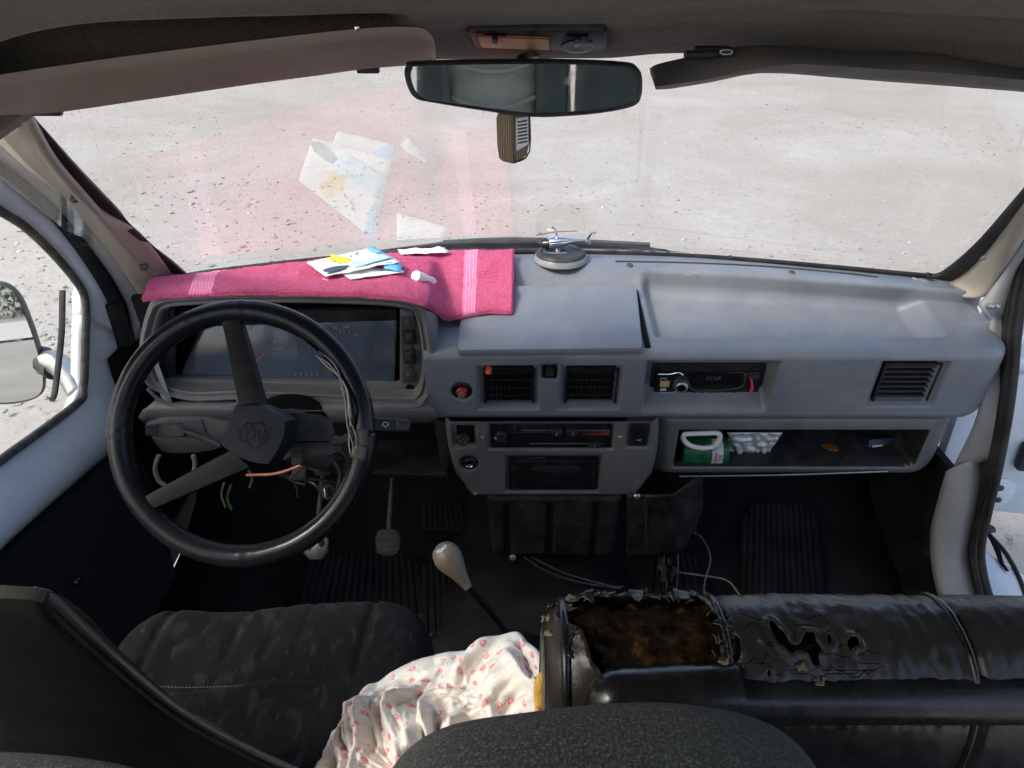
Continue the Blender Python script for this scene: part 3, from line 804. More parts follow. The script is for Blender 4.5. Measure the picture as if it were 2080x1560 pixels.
prism('mirror_glass', FM, sc2(mo, .99), -.003, .001, M['mirror'], mir, 0)
arm = [atX(88, 745, -1.13), atX(105, 735, -1.09), atX(125, 745, -1.05), atX(145, 770, -.99), atX(160, 800, -.96)]
tube('mirror_arm', arm, lambda s: .030*(1-.2*s), M['metal'], mir, 10)
tube('mirror_arm_boot', [atX(84, 730, -1.14), atX(100, 740, -1.10), atX(112, 752, -1.075)], lambda s: .034 - .008*s, M['rubber'], mir, 10)

# ================================================================== PASSENGER DOOR (swung open)
pd_ = thing('passenger_door', 'white passenger door standing open beyond the black seal, inner edge with hinge plates', 'van door', (1.2, 1.66, .62))
FPd = Fr((1.13, 1.66, 0), Vector((1, -.12, 0)), (0, 0, 1))
def hole_strip(): pass
prism('door_panel', FPd, [(0, .66), (.9, .62), (.9, 1.12), (0, 1.06)], -.05, 0, M['white_paint'], pd_, .012)
prism('door_panel', FPd, [(0, 1.066), (.9, 1.126), (.9, 1.32), (0, 1.34)], -.06, -.012, M['white_paint'], pd_, .012)
hx = FPd.hit(2030, 1000)
hp_ = prism('hinge_plate', FPd, chaikin(chaikin([(hx[0]-.055, hx[1]-.045), (hx[0]+.03, hx[1]-.045), (hx[0]+.035, hx[1]+.045), (hx[0]-.055, hx[1]+.05)])), 0.001, .007, M['white_paint'], pd_, .002)
for px, py in [(2030, 988), (2025, 1012)]:
    u, v = FPd.hit(px, py); Fq = Fr(FPd.p(u, v, .008), FPd.u, FPd.v)
    lathe('bolt', Fq, [(0, .004), (.006, .004), (.009, .001), (.009, -.004), (0, -.004)], M['rust'], hp_, 10)
for py in (690, 735):
    u, v = FPd.hit(2062, py); fbox('hinge', FPd, u-.05, u+.02, v-.012, v+.012, -.012, .02, M['white_paint'], pd_, .004)
u, v = FPd.hit(2075, 920); fbox('door_stay', FPd, u-.012, u+.03, v-.04, v+.04, 0.0, .03, M['darkgrey'], pd_, .008)

# ================================================================== DASHBOARD
dash = thing('dashboard', 'long grey plastic dashboard across the cab under the windscreen', 'dashboard', (XC, 1.6, .9))
XL, XR = -.82, 1.095
def resample(nodes, du=.004, k=5):
    P = np.array(nodes, float); d = np.r_[0, np.cumsum(np.linalg.norm(np.diff(P, axis=0), axis=1))]
    u = np.arange(0, d[-1], du); Q = np.stack([np.interp(u, d, P[:, 0]), np.interp(u, d, P[:, 1])], 1)
    ker = np.ones(k)/k; pad = k//2
    Qp = np.vstack([np.repeat(Q[:1], pad, 0), Q, np.repeat(Q[-1:], pad, 0)])
    Qs = np.stack([np.convolve(Qp[:, i], ker, 'valid') for i in (0, 1)], 1)
    t = np.gradient(Qs, axis=0); t /= np.linalg.norm(t, axis=1)[:, None] + 1e-9
    nrm = np.stack([t[:, 1], -t[:, 0]], 1)       # sections run from far to near, downwards
    return u, Qs, nrm
class Section:
    def __init__(s, nodes, curv): s.u, s.Q, s.n = resample(nodes); s.curv = curv; s.feats = []
    def hit(s, px, py):
        r = ray(px, py); best = None
        # solve in yz, shifting for the plan curve
        sh = 0.0
        for _ in range(6):
            for i in range(len(s.u) - 1):
                a = s.Q[i] + [sh, 0]; b = s.Q[i+1] + [sh, 0]
                d = b - a; den = r.y*d[1] - r.z*d[0]
                if abs(den) < 1e-12: continue
                # CAM.y + r.y t = a0 + d0 k ; CAM.z + r.z t = a1 + d1 k
                k = ((a[0]-CAM.y)*r.z - (a[1]-CAM.z)*r.y) / (r.y*d[1] - r.z*d[0])
                if -1e-6 <= k <= 1+1e-6:
                    t = (a[0] + d[0]*k - CAM.y)/r.y
                    if t > 0 and (best is None or True): best = (r.x*t, s.u[i] + k*(s.u[i+1]-s.u[i])); break
            if best is None: return None
            sh = s.shift(best[0], best[1])
        return best
    def shift(s, x, u): return -s.curv(u) * curvf(x)
    def base(s, x, u):
        y = np.interp(u, s.u, s.Q[:, 0]); z = np.interp(u, s.u, s.Q[:, 1])
        ny = np.interp(u, s.u, s.n[:, 0]); nz_ = np.interp(u, s.u, s.n[:, 1])
        return y + s.shift(x, u), z - .08*s.curv(u)*curvf(x), ny, nz_
    def recess(s, px0, py0, px1, py1, depth, wl=.004, wr=.004, wt=.004, wb=.004, pow_=1):
        pts = [s.hit(*q) for q in ((px0, py0), (px1, py0), (px0, py1), (px1, py1))]
        s.feats.append(('r', (pts[0][0]+pts[2][0])/2, (pts[1][0]+pts[3][0])/2, (pts[0][1]+pts[1][1])/2, (pts[2][1]+pts[3][1])/2, depth, wl, wr, wt, wb))
    def round(s, px, py, rad, depth, wd=.004):
        x, u = s.hit(px, py); s.feats.append(('c', x, u, rad, depth, wd))
    def disp(s, x, u):
        d = 0
        for f in s.feats:
            if f[0] == 'r':
                _, x0, x1, u0, u1, dp, wl, wr, wt, wb = f
                if x0 < x < x1 and u0 < u < u1:
                    d += dp*S(x-x0, wl)*S(x1-x, wr)*S(u-u0, wt)*S(u1-u, wb)
            else:
                _, cx, cu, rd, dp, wd = f
                q = math.hypot(x-cx, u-cu)
                if q < rd: d += dp*S(rd-q, wd)
        return d
    def point(s, x, u, out=0.0):
        y, z, ny, nz_ = s.base(x, u); d = s.disp(x, u) - out
        return Vector((x, y - ny*d, z - nz_*d))
    def build(s, name, x0, x1, mat, parent, dx=.008, du=.006, endround=None, u0=None, u1=None, cut=None, mat2=None, d2=.03):
        xs = set(np.arange(x0, x1, dx).tolist() + [x1]); us = set(np.arange(u0 or 0, u1 or s.u[-1], du).tolist() + [u1 or s.u[-1]])
        for f in s.feats:
            if f[0] == 'r':
                for e, w_, sg in ((f[1], f[6], 1), (f[2], f[7], -1)):
                    for q in (0, .25, .5, .75, 1): xs.add(e + sg*w_*q)
                for e, w_, sg in ((f[3], f[8], 1), (f[4], f[9], -1)):
                    for q in (0, .25, .5, .75, 1): us.add(e + sg*w_*q)
            else:
                for q in np.linspace(-1, 1, 17): xs.add(f[1] + q*f[3]); us.add(f[2] + q*f[3])
        def clean(L, lo, hi):
            L = sorted(v for v in L if lo <= v <= hi); o = [L[0]]
            for v in L[1:]:
                if v - o[-1] > .0007: o.append(v)
            return o
        xs = clean(xs, x0, x1); us = clean(us, u0 or 0, u1 or s.u[-1])
        rows = []
        for u in us:
            row = []
            for x in xs:
                p = s.point(x, u)
                if endround:
                    cy, cz, r, k = endround
                    for sg, xe in ((1, x1), (-1, x0)):
                        t = (sg*(x - xe) + r)/r
                        if t > 0:
                            q = k*(1 - math.sqrt(max(0, 1 - min(1, t)**2)))
                            p = Vector((p.x, lerp(p.y, cy, q), lerp(p.z, cz, q)))
                row.append(p)
            rows.append(row)
        uvs = [(x, u) for u in us for x in xs]
        o = grid(name, rows, mat, parent, uvs, sharp=None)
        if mat2:
            o.data.materials.append(mat2); nq = len(xs) - 1
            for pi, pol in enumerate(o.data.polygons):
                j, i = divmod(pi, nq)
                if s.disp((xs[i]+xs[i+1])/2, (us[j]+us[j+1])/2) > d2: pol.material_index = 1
        if endround:
            bm = bmesh.new(); bm.from_mesh(o.data)
            nu = len(xs); nv = len(us); bm.verts.ensure_lookup_table()
            c = Vector(WPOS[o.name]); BV = bm.verts[:]
            for col in (0, nu-1):
                cv = bm.verts.new(Vector((xs[col], endround[0], endround[1])) - c)
                for j in range(nv-1):
                    bm.faces.new((BV[j*nu+col], BV[(j+1)*nu+col], cv))
            if cut:
                nq = nu - 1
                dead = [f for k_, f in enumerate(bm.faces) if k_ < nq*(nv-1) and cut[0] < (xs[k_ % nq]+xs[k_ % nq+1])/2 < cut[1] and cut[2] < (us[k_//nq]+us[k_//nq+1])/2 < cut[3]]
                bmesh.ops.delete(bm, geom=dead, context='FACES')
            bm.to_mesh(o.data); bm.free()
        return o
nodes = [(1.93, 1.292), (1.90, 1.306), (1.862, 1.316), (1.754, 1.318), (1.738, 1.313), (1.708, 1.283), (1.462, 1.244), (1.447, 1.232), (1.448, 1.214), (1.470, 1.066), (1.482, 1.056), (1.53, 1.055)]
SEC = Section(nodes, lambda u: 1 - S(u - .10, .30))
# tray in the top, to the right
SEC.recess(1312, 570, 1905, 686, .034, .03, .055, .07, .014)
# mouths in the front face
SEC.recess(968, 742, 1099, 834, .020, .008, .008, .006, .010)
SEC.recess(1136, 742, 1265, 834, .020, .008, .008, .006, .010)
SEC.recess(1098, 738, 1135, 773, .012, .004, .004, .003, .004)
SEC.recess(1306, 733, 1574, 842, .050, .010, .016, .004, .055)
SEC.recess(1770, 733, 1914, 828, .018, .008, .012, .006, .010)
SEC.recess(985, 750, 1084, 830, .022, .002, .002, .002, .002)
SEC.recess(1150, 750, 1251, 828, .022, .002, .002, .002, .002)
SEC.recess(1786, 740, 1897, 821, .026, .002, .002, .002, .002)
SEC.round(938, 795, .026, .012, .008)
SEC.build('main_panel', XL, XR, M['dash'], dash, endround=(1.80, 1.16, .09, .36), cut=(SEC.hit(318, 720)[0], SEC.hit(858, 720)[0], SEC.hit(600, 560)[1], SEC.hit(600, 838)[1]))
# grooves along the far strip
for pa in ([(1250, 531), (1400, 533), (1550, 538), (1700, 548), (1785, 556)],):
    tube('demister_slot', [SEC.point(*SEC.hit(*p), out=.001) for p in pa], .0035, M['darkgrey'], dash, 6, flat=.5, up=(0, 0, 1))
for p in [(1279, 540), (1609, 551)]:
    q = SEC.point(*SEC.hit(*p), out=.001); lathe('screw', Fr(q, (1, 0, 0), (0, .8, .4)), [(0, .004), (.005, .004), (.008, .001), (.008, -.004), (0, -.004)], M['rust'], dash, 10)
for p, r in [((1377, 680), 3), ((1388, 681), 2), ((1183, 599), 2), ((1238, 601), 2), ((1262, 605), 2.5)]:
    q = SEC.point(*SEC.hit(*p), out=.0006) if p[0] > 1300 else None
    if q is not None: lathe('dirt_fleck', Fr(q, (1, 0, 0), (0, .9, .3)), [(0, .001), (.0007*r, .0006), (0, -.001)], M['ink'], dash, 6)

# lid of the top compartment
FT = Fr((0, 1.462, 1.244), (1, 0, 0), (0, .238, .041))
lid = pprism('lid', FT, [(948, 579), (1284, 577), (1294, 584), (1306, 696), (1303, 706), (932, 710), (928, 700), (942, 588)], -.004, .016, M['dash'], dash, .006, nref=.016)
fbox('lid_gap', FT, *FT.rect(1297, 588, 1308, 704, .003), -.002, .0035, M['void'], dash, .001)
# front-face frame
FF = Fr((0, 1.470, 1.066), (1, 0, 0), (0, 1.448-1.470, 1.214-1.066))
# centre vents
def vent(x0, y0, x1, y1, nh, nv, deep, fr_in, label=None, tilt=0.0):
    u0, u1, v0, v1 = FF.rect(x0, y0, x1, y1, -deep)
    vt = fbox('air_vent', FF, u0, u1, v0, v1, -deep-.03, -deep-.012, M['void'], dash, .002)
    t = .004
    # rim
    lp = lambda g, n: [FF.p(a, b, n) for a, b in ((u0-g, v0-g), (u1+g, v0-g), (u1+g, v1+g), (u0-g, v1+g))]
    loft('vent_rim', [lp(.004, -deep-.02), lp(.004, -deep+.001), lp(-.001, -deep+.001), lp(-.002, -deep-.02)], M['black'], vt, False, False)
    for k in range(nh):
        v = lerp(v0, v1, (k+.5)/nh)
        fbox('slat', FF, u0, u1, v-.0012 - (.004 if tilt else 0), v+.0012 + (.004 if tilt else 0), -deep-.011, -deep-.003, M['black'] if not tilt else M['darkgrey'], vt, .0006) if not tilt else \
            mobj('slat', *slat_geo(u0+.003, u1-.008, v, deep, tilt, (v1-v0)/nh), M['darkgrey'], vt)
    for k in range(nv):
        u = lerp(u0, u1, (k+.5)/nv)
        fbox('fin', FF, u-.0008, u+.0008, v0, v1, -deep-.012, -deep-.006, M['black'], vt, .0003)
    return vt
def slat_geo(u0, u1, v, deep, tilt, pitch):
    d = pitch*.42
    pts = [(v - d*.1, -deep - .010), (v + d*.15, -deep - .010), (v + d*.35, -deep - .003), (v + d*.2, -deep - .0015), (v - d*.45, -deep - .0015), (v-d*.5, -deep-.004)]
    V = [FF.p(u, a, b) for u in (u0, u1) for a, b in pts]; n = len(pts)
    F = [(i, (i+1) % n, n+(i+1) % n, n+i) for i in range(n)] + [tuple(range(n))[::-1], tuple(range(n, 2*n))]
    return V, F
v1_ = vent(986, 751, 1083, 829, 5, 11, .017, 0)
v2_ = vent(1151, 751, 1250, 827, 5, 11, .017, 0)
v3_ = vent(1787, 741, 1896, 820, 8, 0, .014, 0, tilt=1)
tag(v3_, 'slatted side vent, dusty and slightly bent'); tag(v1_, 'centre vent with an orange thumb wheel')
u, v = FF.hit(992, 758, .0); lathe('vent_wheel', Fr(FF.p(u, v, -.014), FF.u, FF.v), [(0, .014), (.005, .013), (.007, .009), (.007, -.004), (0, -.004)], M['orange'], v1_, 14)
sw = pbox('small_switch', FF, 1103, 744, 1130, 769, -.02, -.006, M['void'], dash, .002)
pbox('rocker', FF, 1110, 748, 1125, 765, -.008, .002, M['black'], sw, .002)
# hazard button
u, v = FF.hit(938, 795, -.004); Fh = Fr(FF.p(u, v, -.012), FF.u, FF.v)
hz = lathe('hazard_button', Fh, [(0, .002), (.017, .002), (.021, .010), (.024, .008), (.025, 0), (0, -.002)], M['black'], dash, 28)
lathe('button_cap', Fh, [(0, .015), (.010, .0145), (.012, .012), (.012, .001), (0, .001)], M['red'], hz, 24)
tri = [(0, .006), (.006, -.0045), (-.006, -.0045), (0, .006)]
tube('warning_triangle', [Fh.p(a, b, .0152) for a, b in tri], .0005, M['label'], hz, 5, sm=0)

# lower panel with the open shelf
low_nodes = [(1.55, 1.056), (1.488, 1.050), (1.487, 1.035), (1.496, .960), (1.506, .895), (1.514, .876), (1.55, .864), (1.70, .875)]
SL = Section(low_nodes, lambda u: 0)
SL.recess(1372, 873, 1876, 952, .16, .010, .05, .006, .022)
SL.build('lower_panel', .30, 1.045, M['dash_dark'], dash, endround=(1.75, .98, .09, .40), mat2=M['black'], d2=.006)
# recessed shelf faces are coloured black to stand for the shade inside
a = SL.point(*SL.hit(1395, 942)); 
FSh = Fr((0, 1.50, .945), (1, 0, 0), (0, -.08, 1))
tube('metal_strip', [FSh.at(1380, 968, .004), FSh.at(1590, 965, .006), FSh.at(1802, 958, .004)], .0045, M['metal'], dash, 6, flat=.5)

# centre stack
FC = Fr((0, 1.452, 1.058), (1, 0, 0), (0, -.020, .2))
stack_rows = [(1012, 958, 1292), (1004, 950, 1300), (992, 944, 1308), (970, 926, 1325), (945, 917, 1332), (920, 911, 1337), (890, 906, 1340), (868, 904, 1340), (856, 904, 1338)]
rs_ = [(FC.hit(l, py)[1], FC.hit(l, py)[0], FC.hit(r, py)[0]) for py, l, r in stack_rows]
vv = [a[0] for a in rs_]; ll = [a[1] for a in rs_]; rr_ = [a[2] for a in rs_]
rec = []
def srec(x0, y0, x1, y1, d, w_=.004): rec.append((*FC.rect(x0, y0, x1, y1), d, w_))
srec(988, 856, 1250, 916, .007, .006); srec(1024, 922, 1222, 1002, .010, .006); srec(1272, 858, 1322, 912, .007, .005); srec(918, 862, 968, 912, .012, .004)
cir = [(*FC.hit(952, 942), .027, .008)]
VV = sorted(set(np.linspace(vv[0], vv[-1], 60).tolist() + [q + s_*w for r_ in rec for q, w in ((r_[2], 0), (r_[3], 0)) for s_ in (0,)] + [r_[2] + r_[5] for r_ in rec] + [r_[3] - r_[5] for r_ in rec]))
rows = []
for v in VV:
    l = np.interp(v, vv, ll); r_ = np.interp(v, vv, rr_)
    us = np.linspace(0, 1, 150); row = [FC.p(l, v, -.08)]
    for s_ in us:
        u = lerp(l, r_, s_); n = 0.0
        e = min(u - l, r_ - u, (v - vv[0])*1.0)
        n -= .016*(1 - S(e, .016))**1.6
        for a in rec:
            if a[0] < u < a[1] and a[2] < v < a[3]: n -= a[4]*S(u-a[0], a[5])*S(a[1]-u, a[5])*S(v-a[2], a[5])*S(a[3]-v, a[5])
        for c_ in cir:
            q = math.hypot(u-c_[0], v-c_[1])
            if q < c_[2]: n -= c_[3]*S(c_[2]-q, .008)
        row.append(FC.p(u, v, n))
    row.append(FC.p(r_, v, -.08)); rows.append(row)
grid('centre_stack', rows, M['dash_dark'], dash, sharp=None)
# heater controls
hc = pbox('heater_control', FC, 996, 862, 1243, 910, -.012, -.0035, M['black_gloss'], dash, .002)
u, v = FC.hit(1018, 888); Fk = Fr(FC.p(u, v, -.003), FC.u, FC.v)
kn = lathe('rotary_knob', Fk, [(0, .010), (.012, .0095), (.014, .007), (.0145, 0), (0, 0)], M['black'], hc, 28)
prism('knob_grip', Fk, [(-.0145, .0065), (-.012, .0095), (.0135, -.0055), (.0125, -.0085), (-.010, .003)], .008, .016, M['black'], hc, .0015)
fbox('knob_mark', Fr(Fk.p(-.0115, .0075, .0165), (1, -.6, 0), FC.v), -.003, .002, -.0012, .0012, 0, .001, M['label'], hc, .0003)
for (y, x0, x1, knx) in [(874, 1060, 1125, 1130), (874, 1150, 1238, 1163), (901, 1076, 1228, 1207)]:
    a = FC.at(x0, y, -.003); b = FC.at(x1, y, -.003)
    tube('slider_slot', [a, b], .0011, M['lcd'], hc, 5, sm=0)
    u, v = FC.hit(knx, y); k_ = fbox('slider_knob', FC, u-.013, u+.013, v-.006, v+.007, -.0035, .012, M['black'], hc, .003)
    fbox('slider_mark', FC, u-.0006, u+.0006, v-.005, v+.003, .012, .0126, M['label'], hc, 0)
a0, a1, b0, b1 = FC.rect(1180, 880, 1238, 886); prism('heat_scale', FC, [(a0, b0+.002), (a1, b0), (a1, b1), (a0, b0+.003)], -.0036, -.0029, M['red'], hc, 0)
tube('control_outline', [FC.at(x, y, -.003) for x, y in [(1045, 863), (1047, 878), (1240, 877)]], .0006, M['lcd'], hc, 5, sm=0)
# drawer / ashtray
dr = pbox('ashtray_drawer', FC, 1033, 929, 1214, 996, -.016, -.003, M['black_gloss'], dash, .003)
pprism('drawer_handle', FC, [(1078, 955), (1088, 949), (1170, 949), (1180, 955), (1170, 962), (1088, 962)], -.003, .006, M['black'], dr, .002)
tube('drawer_edge', [FC.at(x, y, -.002) for x, y in [(1044, 990), (1044, 937), (1206, 937), (1206, 990)]], .0009, M['darkgrey'], dr, 5, sm=0)
rk = pbox('rocker_switch', FC, 1279, 863, 1316, 907, -.012, -.001, M['black'], dash, .003)
pprism('rocker', FC, [(1285, 868), (1310, 868), (1310, 902), (1285, 902)], -.004, .004, M['black_gloss'], rk, .002)
u, v = FC.hit(1298, 891); text('switch_symbol', '»«', .010, FC, u, v, .0042, M['label'], rk)
# light switch knob and lighter socket
pbox('switch_pocket', FC, 927, 864, 964, 900, -.03, -.011, M['void'], dash, .002)
u, v = FC.hit(940, 893, .012); Fl = Fr(FC.p(u, v, -.01), FC.u, FC.v)
lk = lathe('light_knob', Fl, [(0, .030), (.013, .029), (.0155, .026), (.0155, .020), (.008, .016), (.007, -.006), (0, -.006)], M['black'], dash, 24)
for k in range(8):
    a = k*math.pi/4; tube('lamp_symbol', [Fl.p(.005*math.cos(a), .005*math.sin(a), .0302), Fl.p(.008*math.cos(a), .008*math.sin(a), .0300)], .0005, M['gold'], lk, 4, sm=0)
u, v = FC.hit(953, 942); Fs = Fr(FC.p(u, v, -.006), FC.u, FC.v)
so = lathe('lighter_socket', Fs, [(0, -.004), (.009, -.003), (.0095, .004), (.019, .004), (.021, 0), (0, -.006)], M['black'], dash, 28)
lathe('socket_ring', Fs, [(.0100, .003), (.0105, .0075), (.0125, .0075), (.0132, .003)], M['chrome'], so, 28)
for p in [(980, 889), (1260, 888), (965, 1003), (1296, 1008)]:
    u, v = FC.hit(*p); lathe('screw', Fr(FC.p(u, v, 0), FC.u, FC.v), [(0, .0025), (.003, .0025), (.0045, .0005), (.0045, -.003), (0, -.003)], M['metal'], dash, 10)

# instrument binnacle
FB = Fr((0, 1.432, 1.376), (1, 0, 0), (0, -.040, .288))
bo = [(300, 630), (318, 612), (360, 604), (480, 599), (600, 598), (720, 601), (800, 606), (845, 616), (866, 640), (878, 690), (882, 740), (878, 790), (864, 818), (840, 829), (760, 828), (640, 822), (500, 816), (390, 818), (320, 800), (293, 780), (282, 740), (284, 690)]
bo = [FB.hit(*p) for p in bo]
bo = [tuple(p)[:2] for p in spline([(a, b, 0) for a, b in bo], 5, True)]
bc = np.mean(bo, 0)
def inset(L, d):
    out = []; n = len(L)
    for i in range(n):
        a = np.array(L[i-2]); b = np.array(L[(i+2) % n]); t = b - a; t /= np.linalg.norm(t) + 1e-9
        nn = np.array([t[1], -t[0]])
        if nn.dot(bc - np.array(L[i])) < 0: nn = -nn
        out.append(tuple(np.array(L[i]) + nn*d))
    return out
BL = lambda d, n, dv=0.0: [FB.p(a, b + dv, n) for a, b in inset(bo, d)]
binn = loft('instrument_binnacle', [BL(.0, -.30, -.10), BL(-.006, -.16, -.050), BL(-.006, -.05, -.014), BL(-.003, -.012), BL(.002, -.003), BL(.007, 0), BL(.011, -.002), BL(.014, -.007), BL(.017, -.008), BL(.021, -.005), BL(.025, -.008), BL(.029, -.03), BL(.031, -.036)], M['dash_dark'], dash, False, False)
# inner face plate: grey with an open black mouth
def fp(L, n): return [FB.p(*FB.hit(*p, n), n) for p in L]
n_ = -.034
pprism('face_plate', FB, [(812, 628), (836, 632), (850, 660), (858, 700), (860, 760), (852, 800), (838, 812), (640, 806), (480, 800), (360, 800), (318, 786), (300, 770), (318, 768), (800, 783), (812, 780)], -.050, -.032, M['dash_dark'], binn, .003)
pprism('face_plate', FB, [(306, 640), (350, 628), (353, 700), (352, 768), (300, 768), (298, 700)], -.054, -.034, M['darkgrey'], binn, .003)
wbx = FB.rect(306, 612, 860, 812, -.1); fbox('binnacle_void', FB, wbx[0]-.01, wbx[1]+.01, wbx[2], wbx[3], -.13, -.115, M['void'], binn, 0)
for p in [(332, 648), (330, 700), (330, 752)]:
    u, v = FB.hit(*p, -.034); fbox('blank_switch', FB, u-.016, u+.016, v-.018, v+.018, -.04, -.026, M['black'], binn, .003)
# switch bracket on the right
brk = pprism('switch_bracket', FB, [(814, 645), (838, 644), (845, 652), (845, 664), (838, 672), (838, 754), (845, 760), (846, 770), (838, 778), (817, 778)], -.033, -.028, M['grime'], binn, .0015)
for y in (687, 727):
    s_ = pbox('rocker_switch', FB, 819, y-13, 844, y+13, -.030, -.021, M['black'], brk, .002)
    pbox('rocker', FB, 822, y-9, 838, y+6, -.022, -.014, M['darkgrey'], brk, .002)
for p in [(829, 655), (831, 763)]:
    u, v = FB.hit(*p, -.028); lathe('screw', Fr(FB.p(u, v, -.028), FB.u, FB.v), [(0, .003), (.005, .003), (.0075, .0005), (.0075, -.003), (0, -.003)], M['rust'], brk, 12)
u, v = FB.hit(833, 789, -.03); lathe('empty_hole', Fr(FB.p(u, v, -.033), FB.u, FB.v), [(0, .0016), (.009, .0016), (.010, .001), (0, -.002)], M['void'], binn, 18)
# instrument glass, leaning back at the top
cg = [(364, 768), (420, 652), (806, 640), (800, 783)]
GY = [(-.050), (-.095), (-.090), (-.045)]
gp = [FB.p(*FB.hit(*p, n), n) for p, n in zip(cg, GY)]
FG = Fr(gp[0], gp[3] - gp[0], gp[1] - gp[0])
gl_uv = [((p - FG.o).dot(FG.u), (p - FG.o).dot(FG.v)) for p in gp]
M['cluster'] = pmat('instrument_glass', (.055, .072, .105), .15, .25, 6, .02, 300, dust=(.13, .15, .19), damt=.5, ds=10, rv=.06)  # bluish base colour stands in for sky reflected in the glass
cl = prism('instrument_cluster', FG, gl_uv, -.02, 0, M['cluster'], binn, .003)
tube('cluster_edge', [p + FG.n*.001 for p in [gp[1], gp[0], gp[3], gp[2]]], .0035, M['grime'], cl, 6, sm=0)
for s_, p, sz in [('20', (507, 661), .010), ('30', (539, 657), .010), ('40', (565, 676), .010), ('50', (569, 708), .009), ('90', (681, 666), .009), ('100', (703, 664), .009), ('110', (722, 680), .009)]:
    u, v = FG.hit(*p); text('dial_number', s_, sz, FG, u, v, .0012, M['dial'], cl, ext=.0002)
for p in [(510, 669), (522, 664), (537, 665), (549, 671), (558, 681), (557, 694), (557, 708), (556, 718), (690, 672), (699, 672), (710, 674), (730, 718), (770, 672)]:
    u, v = FG.hit(*p); a = math.atan2(v, u - .1); fbox('dial_tick', FG, u-.0007, u+.0007, v-.003, v+.003, .0003, .0010, M['dial'], cl, 0)
for (cx_p, cy_p, rr_p) in [(545, 712, 62), (690, 716, 62)]:
    pts = [FG.at(cx_p + rr_p*math.cos(a), cy_p - .92*rr_p*math.sin(a), .0008) for a in np.linspace(R(-35), R(215), 28)]
    tube('dial_scale', pts, .0007, M['lcd'], cl, 4, sm=0)
tube('dial_needle', [FG.at(545, 712, .001), FG.at(500, 752, .001)], .0008, M['orange'], cl, 4, sm=0)
for k in range(5): u, v = FG.hit(600 + k*11, 760); fbox('warning_lamp', FG, u-.003, u+.003, v-.003, v+.003, .0002, .0008, M['lcd'], cl, 0)
pprism('cluster_hood', FB, [(358, 632), (806, 630), (806, 652), (424, 664), (360, 690)], -.085, -.070, M['black'], binn, .003)
# ledge and cowl below the binnacle
led = []
for py, n, l, r_ in [(812, -.03, 318, 862), (822, .004, 308, 870), (832, .010, 290, 885), (845, .004, 282, 890), (856, -.03, 290, 890), (858, -.12, 300, 890)]:
    a = FB.at(l, py, n); b = FB.at(r_, py, n)
    led.append([a.lerp(b, t) for t in np.linspace(0, 1, 40)])
grid('binnacle_ledge', led, M['dash_dark'], dash, thick=.004)
tube('ledge_lip', [FB.at(x, y, .006) for x, y in [(300, 790), (330, 815), (380, 826), (470, 824), (486, 812), (498, 800)]], .004, M['dash_dark'], dash, 8)
tube('ledge_lip', [FB.at(x, y, .008) for x, y in [(690, 832), (770, 834), (776, 826), (845, 826), (872, 800)]], .004, M['dash_dark'], dash, 8)
# dark plate standing in for the shaded opening round the steering column
ap = [FB.hit(545 + 75*math.cos(a)*1.0 + 45, 842 - 44*math.sin(a)) for a in np.linspace(0, math.pi, 14)]
prism('column_arch', FB, ap, .002, .0135, M['void'], dash, .002)
# lower left panel and the shelf hole beside the stack
lw = [(285, 852), (455, 850), (470, 905), (420, 922), (345, 926), (318, 915)]
FLw = Fr((0, 1.46, 1.05), (1, 0, 0), (0, -.03, .2))
pprism('knee_panel', FLw, lw, -.08, 0, M['dash_dark'], dash, .010, smooth=1)
pprism('fuse_door', FLw, [(340, 853), (408, 852), (418, 880), (350, 884)], 0.001, .004, M['dash_dark'], dash, .001)
pprism('under_shelf', FLw, [(755, 962), (905, 965), (912, 972), (752, 972)], -.12, .01, M['black'], dash, .004)
pprism('shelf_back', FLw, [(700, 850), (910, 852), (915, 968), (700, 968)], -.14, -.11, M['void'], dash, .002)
pprism('shelf_side', FLw, [(880, 856), (908, 858), (915, 966), (900, 966)], -.10, -.02, M['darkgrey'], dash, .004)
# heater box under the stack with three grooves, and the vinyl pouch beside it
hb = thing('heater_box', 'black plastic heater box with three upright grooves below the centre stack', 'heater', (.1, 1.46, .6))
FH = Fr((0, 1.468, .86), (1, 0, 0), (0, -.012, .2))
a0, a1, b0, b1 = FH.rect(986, 1008, 1262, 1136)
gv = [FH.hit(x, 1080)[0] for x in (1031, 1118, 1208)]
rows = []
for v in np.linspace(b0, b1, 40):
    l = lerp(a0 + .010, a0, (v-b0)/(b1-b0)); r_ = lerp(a1 - .006, a1, (v-b0)/(b1-b0)); row = []
    for s_ in np.linspace(0, 1, 120):
        u = lerp(l, r_, s_); e = min(u-l, r_-u, v-b0, b1-v)
        n = -.10*(1 - S(e, .006))**2 - .012*(1-S(e, .02))
        for g in gv: n -= .014*S(.013 - abs(u-g), .005)*S(v-b0-.004, .012)*S(b1-.024-v, .006)
        n += .004*S(v - b1 + .018, .006)
        row.append(FH.p(u, v, n))
    rows.append(row)
grid('box_shell', rows, M['black'], hb, thick=.004)
fbox('box_body', FH, a0+.012, a1-.012, b0+.012, b1-.006, -.13, -.10, M['black'], hb, .006)
po = thing('vinyl_pouch', 'black vinyl pouch hanging open beside the heater box', 'pouch', (.25, 1.46, .62))
rows = []
for s_ in np.linspace(0, 1, 26):
    px = lerp(1272, 1428, s_); bow = math.sin(math.pi*min(1, s_*1.0))
    top = lerp(1006, 968, S(s_-.55, .45)) ; bot = lerp(1132, 1118, s_) - 40*S(s_-.75, .25)
    rows.append([FH.at(px - 14*S(t-.5, .5)*S(s_-.6, .4), lerp(top, bot, t), .02*bow - .03*S(s_-.8, .2) + .006*nz(s_*6, t*5, 0)) for t in np.linspace(0, 1, 22)])
